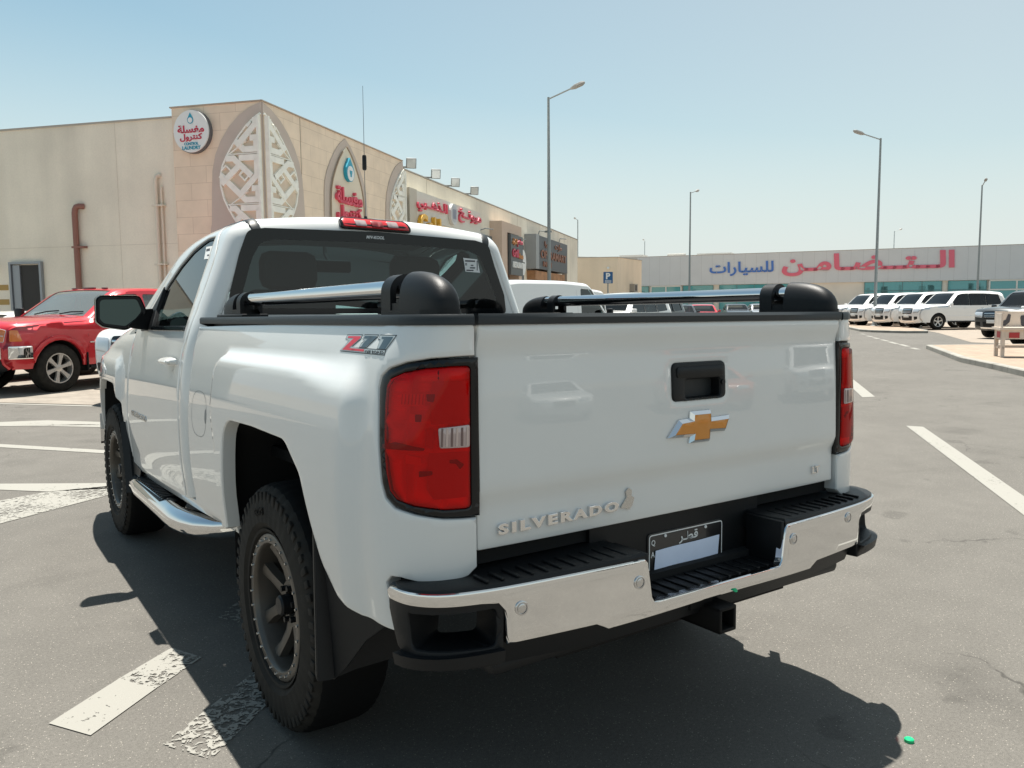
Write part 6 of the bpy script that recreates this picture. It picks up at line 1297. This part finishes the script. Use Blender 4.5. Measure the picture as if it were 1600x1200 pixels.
b.tube([WTf(2.5, 6.9, -3), WTf(2.5, 7.25, -3), WTf(4.6, 7.25, -3), WTf(4.6, 6.9, -3)], .12, 8); tp(b, 'roof_plant', mat('roof_box', (.42, .40, .36), .7))
# ---- cream block behind the parking sign
QA = Vector((43.51, 52.85)); QB = Vector((45.80, 50.67)); QC = Vector((51.15, 53.51)); dA = (QA-QB).normalized(); dC = (QC-QB).normalized()
def poly4(a, c, d): return [tuple(a), tuple(c), tuple(d), tuple(a+(d-c))]
cb = empty('cream_block', (QB.x, QB.y, 0), label='low cream block with a wall air conditioner, beyond the vans and left of the showroom', cat='building'); A2 = QB+dA*26; C2 = QC+dC*.5; pq = poly4(A2, QB, C2); pq = pq if area2(pq) > 0 else pq[::-1]
b = MB(); b.prism(pq, lambda u, v, w_: (u, v, w_), 5.5); ssub(b, 'wall', plaster('block_cream', (.86, .70, .52), .4, .06), cb); b = MB(); ip = offset_in(pq, -.04); b.prism(ip, lambda u, v, w_: (u, v, 5.5+w_), .05); ssub(b, 'coping', mat('coping_grey'), cb)
def WCf(s, z, o=0.): n_ = Vector((dC.y, -dC.x)); p = QB+dC*s+n_*o; return (p.x, p.y, z)
b = MB(); wbox(b, WCf, 3.2, 4.1, 2.6, 3.3, 0, .45); wbox(b, WCf, 3.1, 4.25, 2.5, 2.58, 0, .5); wbox(b, WCf, 3.2, 3.26, 2.2, 2.5, 0, .4); ssub(b, 'air_conditioner', mat('ac_grey', (.38, .34, .29), .6), cb)
b = MB(); wbox(b, WCf, 3.35, 3.9, 2.7, 3.2, .451, .455); ssub(b, 'fan_grille', mat('ac_dark', (.08, .07, .06), .6), cb)
b = MB(); n_ = Vector((-dA.y, dA.x)); n_ = n_ if n_.dot(Vector(CAMP[:2])-QB) > 0 else -n_
for s, z in ((.8, 4.6), (4.2, 2.6)): p = QB+dA*s+n_*.15; b.lathe([(0, .12), (.10, .08), (.13, 0), (.08, -.1), (0, -.12)], (p.x, p.y, z), (0, 0, 1), 12)
ssub(b, 'bulkhead_lamp', M_signw, cb); b = MB(); b.box((QB.x+6, QB.y+9, 5.75), (6, 4, .5)); b.box((QB.x+2, QB.y+7, 5.7), (3, 2, .4)); ssub(b, 'roof_plant', mat('roof_box'), cb)
# ---- lamp posts
def lamp(base, H, tip, label, r=.10):
    o = empty('street_lamp', (base[0], base[1], base[2] if len(base) > 2 else 0), label=label, cat='street lamp', group='tall grey street lamps'); B = Vector((base[0], base[1], 0)); Mg = mat('galvanised', (.27, .30, .30), .5, .2)
    z0 = o.location.z; b = MB(); b.tube([B+Vector((0, 0, z0)), B+Vector((0, 0, z0+.5)), B+Vector((0, 0, H))], [r, r*.95, r*.55], 12); ssub(b, 'pole', Mg, o); b = MB(); b.lathe([(.0, .03), (r*2.2, .03), (r*2.4, 0)], B+Vector((0, 0, z0)), (0, 0, 1), 8); b.lathe([(r, .25), (r*1.5, .03)], B+Vector((0, 0, z0)), (0, 0, 1), 12); ssub(b, 'base_plate', Mg, o)
    t = Vector(tip); a = B+Vector((0, 0, H-.08)); m_ = a+(t-a)*.62; b = MB(); b.tube([a, m_], .035, 8); ssub(b, 'arm', Mg, o); b = MB(); d = (t-m_); b.tube([m_, m_+d*.3, m_+d*.8, t], [.05, .11, .11, .05], 8); ssub(b, 'lamp_head', mat('lamp_head', (.30, .29, .27), .5), o); return o
lamp((21.09, 28.13), 10.76, (22.05, 26.75, 11.25), 'nearest tall grey lamp post, standing in front of the shop building')
lamp((42.98, 25.36, .12), 10.85, (40.9, 25.75, 11.1), 'tall grey lamp post on the paved island in front of the white SUVs')
lamp((49.96, 46.32), 10.76, (51.6, 46.9, 11.1), 'grey lamp post in front of the blue lettering on the showroom'); lamp((67.5, 31.3), 10.8, (66.9, 30.7, 11.2), 'grey lamp post behind the parked SUVs at the right edge of the photo')
lamp((63, 76.8), 11.9, (61.8, 76.0, 12.0), 'tiny distant lamp post just past the far end of the shop building'); lamp((82.4, 85.1), 10.6, (81.6, 84.6, 10.8), 'tiny distant lamp post above the roof of the cream block'); lamp((99.6, 57.2), 10.6, (100.5, 56.7, 10.9), 'tiny distant lamp post showing above the red showroom lettering')
# ---- parking sign
ps = empty('parking_sign', (28.49, 32.42, 0), label='blue square parking sign with a white P on a thin post', cat='sign'); X = Vector((RA.x, RA.y, 0)).normalized(); Fp = lambda u, v, d=0: tuple(Vector((28.49, 32.42, 0))+X*u+Vector((0, 0, v))+X.cross(Vector((0, 0, 1)))*(-d if False else d))
Zv = X.cross(Vector((0, 0, 1))); Zv = Zv if Zv.dot(Vector(CAMP)-Vector((28.5, 32.4, 0))) > 0 else -Zv
PSF = lambda u, v, d=0: tuple(Vector((28.49, 32.42, 0))+X*u+Vector((0, 0, v))+Zv*d)
b = MB(); b.prism(rpoly([(-.26, 2.65), (.26, 2.65), (.26, 3.28), (-.26, 3.28)], .03), lambda u, v, w_: PSF(u, v, w_), .03); ssub(b, 'plate', mat('sign_blue', (.012, .10, .26), .4), ps); b = MB(); text_box(b, 'P', lambda u, v, d: PSF(u, v, .032+d), -.12, .12, 2.88, 3.22, .006, bold=.04); 
for z in (2.80, 2.74, 2.68): b.prism([(-.18, z), (.18, z), (.18, z+.022), (-.18, z+.022)], lambda u, v, w_: PSF(u, v, .032+w_), .004)
ssub(b, 'white_print', M_signw, ps); b = MB(); b.cyl((28.49, 32.42, 0), (28.49, 32.42, 3.0), .035, 10); b.v = [(x-Zv.x*.04, y-Zv.y*.04, z) for x, y, z in b.v]; ssub(b, 'post', mat('galvanised'), ps)
# ---- white display stand on the right pavement
st = empty('display_stand', (19.4, 7.4, .13), label='white wooden stand with red panels on the paved island at the right edge', cat='stand'); Mw = mat('stand_white', (.62, .54, .46), .7, noise=.08, nscale=6)
o0 = Vector((19.0, 7.62, .13)); ux = Vector((.62, -.785, 0)); uy = Vector((.785, .62, 0))
def SB(b, u0, u1, v0, v1, z0, z1, mi=0):
    V = [tuple(o0+ux*u+uy*v+Vector((0, 0, z))) for u in (u0, u1) for v in (v0, v1) for z in (z0, z1)]; b.add(V, [(0, 1, 3, 2), (4, 6, 7, 5), (0, 4, 5, 1), (2, 3, 7, 6), (0, 2, 6, 4), (1, 5, 7, 3)], mi)
for u, v in ((0, 0), (0, .55), (1.30, 0), (1.30, .55)): b = MB(); SB(b, u, u+.08, v, v+.08, 0, .66); ssub(b, 'leg', Mw, st)
b = MB(); SB(b, -.05, 1.45, -.05, .70, .66, .72); ssub(b, 'table_top', Mw, st); b = MB(); SB(b, 0, 1.38, .01, .04, .44, .66); SB(b, .0, .03, .04, .62, .44, .66); ssub(b, 'fascia', Mw, st); b = MB(); SB(b, 0, 1.38, .25, .30, .22, .28); SB(b, .02, .06, .0, .6, .20, .26); ssub(b, 'rail', Mw, st)
b = MB(); SB(b, -.02, 1.42, .55, .60, .72, 1.10); SB(b, -.02, .02, .0, .60, .72, 1.06); ssub(b, 'back_board', Mw, st); b = MB(); SB(b, .16, .38, -.004, .009, .47, .60); SB(b, .62, 1.30, -.004, .009, .45, .62); SB(b, -.006, -.001, .10, .40, .47, .62); ssub(b, 'red_panel', mat('stand_red', (.40, .03, .035), .5), st)
b = MB(); b.prism(rpoly([(.10, .76), (.20, .74), (.30, .84), (.32, 1.02), (.26, 1.04), (.22, .90), (.12, .84)], .03), lambda u, v, w_: tuple(o0+ux*u+uy*(.548-w_)+Vector((0, 0, v))), .01); b.prism(rpoly([(.55, .74), (.80, .74), (.83, 1.0), (.52, 1.0)], .06), lambda u, v, w_: tuple(o0+ux*u+uy*(.548-w_)+Vector((0, 0, v))), .01); ssub(b, 'dark_picture', mat('picture_dark', (.04, .04, .05), .5), st)
# ================================================================ parked cars beyond
base = suv('parked_suv', P_white, 'nearest of the white SUVs parked in a row, full side in view', 'SUV', 'white SUVs parked in a row', detail=False)
def camat(px, dp, z=0): v = Vector(CAMP)+FA*dp+RA*((px-800)/FPX*dp); return Vector((v.x, v.y, z))
Rh = Vector((RA.x, RA.y, 0)).normalized(); Fh = Vector((FA.x, FA.y, 0)).normalized(); az0 = math.degrees(math.atan2(-(Rh*.985+Fh*.17).x, -(Rh*.985+Fh*.17).y))
p0 = camat(1483, 44.3); base.place(p0.x, p0.y, az0, .02, 1.06)
stepv = (Fh*.99-Rh*.10).normalized(); labs = ['second white SUV in the row, its hood just past the nearest one', 'third white SUV in the row behind the lamp post', 'fourth white SUV in the row, mostly hidden behind the lamp post']
for i, l in enumerate(labs):
    o = copy_tree(base.root); o['label'] = l; p = p0+stepv*(2.75*(i+1)); o.location = (p.x, p.y, .02)
OLD = dict(SUV); OLD['tumble'] = .16
og = suv('parked_suv', P_tan, 'old beige SUV at the left end of the row of white SUVs, facing the road', 'SUV', detail=False); p = camat(1372, 60); og.place(p.x, p.y, az0+38, .02, .98)
gs = suv('parked_suv', P_grey, 'dark grey SUV with chrome grille parked right of the white row', 'SUV'); p = camat(1612, 33.0); gs.place(p.x, p.y, az0-14, .02, 1.0)
ws_ = suv('parked_suv', P_white, 'white SUV behind the white display stand, cut off by the right edge', 'SUV', spec=SUV); p = camat(1672, 27.2); ws_.place(p.x, p.y, az0-14, .01, .98)
db = suv('parked_suv', P_silver, 'silver-grey SUV glimpsed behind the dark grey one', 'SUV', detail=False); p = camat(1610, 52); db.place(p.x, p.y, az0, .02)
# row seen through the bed rail
w1 = suv('parked_suv', P_white, 'white SUV behind the vans, its roof just above the right bed rail bar', 'SUV', gm=M_glassd, detail=False); p = camat(968, 30.5); w1.place(p.x, p.y, 252, 0, 1.0)
b1 = suv('parked_suv', P_grey, 'dark SUV roof showing above the right bed rail bar, left of a lamp post', 'SUV', detail=False); p = camat(1000, 34.0); b1.place(p.x, p.y, 252, 0, .98)
az1 = math.degrees(math.atan2(-Fh.x, -Fh.y))
for px, dp, pt, l in ((1016, 47, P_white, 'white car seen under the bed rail bar'), (1061, 49, P_black, 'black car between the white and the red one, seen under the bed rail bar'), (1094, 51, P_red, 'red car seen under the bed rail bar beside a black one'), (1148, 66, P_black, 'black car parked before the showroom glass, farther left of two'), (1186, 67, P_silver, 'silver car parked before the showroom glass beside a black one')):
    c = sedan(pt, l); p = camat(px, dp); c.place(p.x, p.y, az1+8)
P_or = mat('car_orange', (.62, .13, .03), .35, coat=1.)
for x, y, pt, l in ((8.6, -13.0, P_white, 'white car parked behind the camera, mirrored faintly at the left of the tailgate'), (12.0, -10.9, P_or, 'orange car parked behind the camera, mirrored faintly beside the tailgate handle')):
    c = sedan(pt, l); c.place(x, y, math.degrees(math.atan2(-x, -y))+8)
c = suv('parked_suv', P_white, 'white SUV parked behind the camera, mirrored faintly at the right of the tailgate', 'SUV', detail=False); c.place(15.2, -9.2, math.degrees(math.atan2(-15.2, 9.2))+8)
# ---- tidy
bpy.context.view_layer.update()
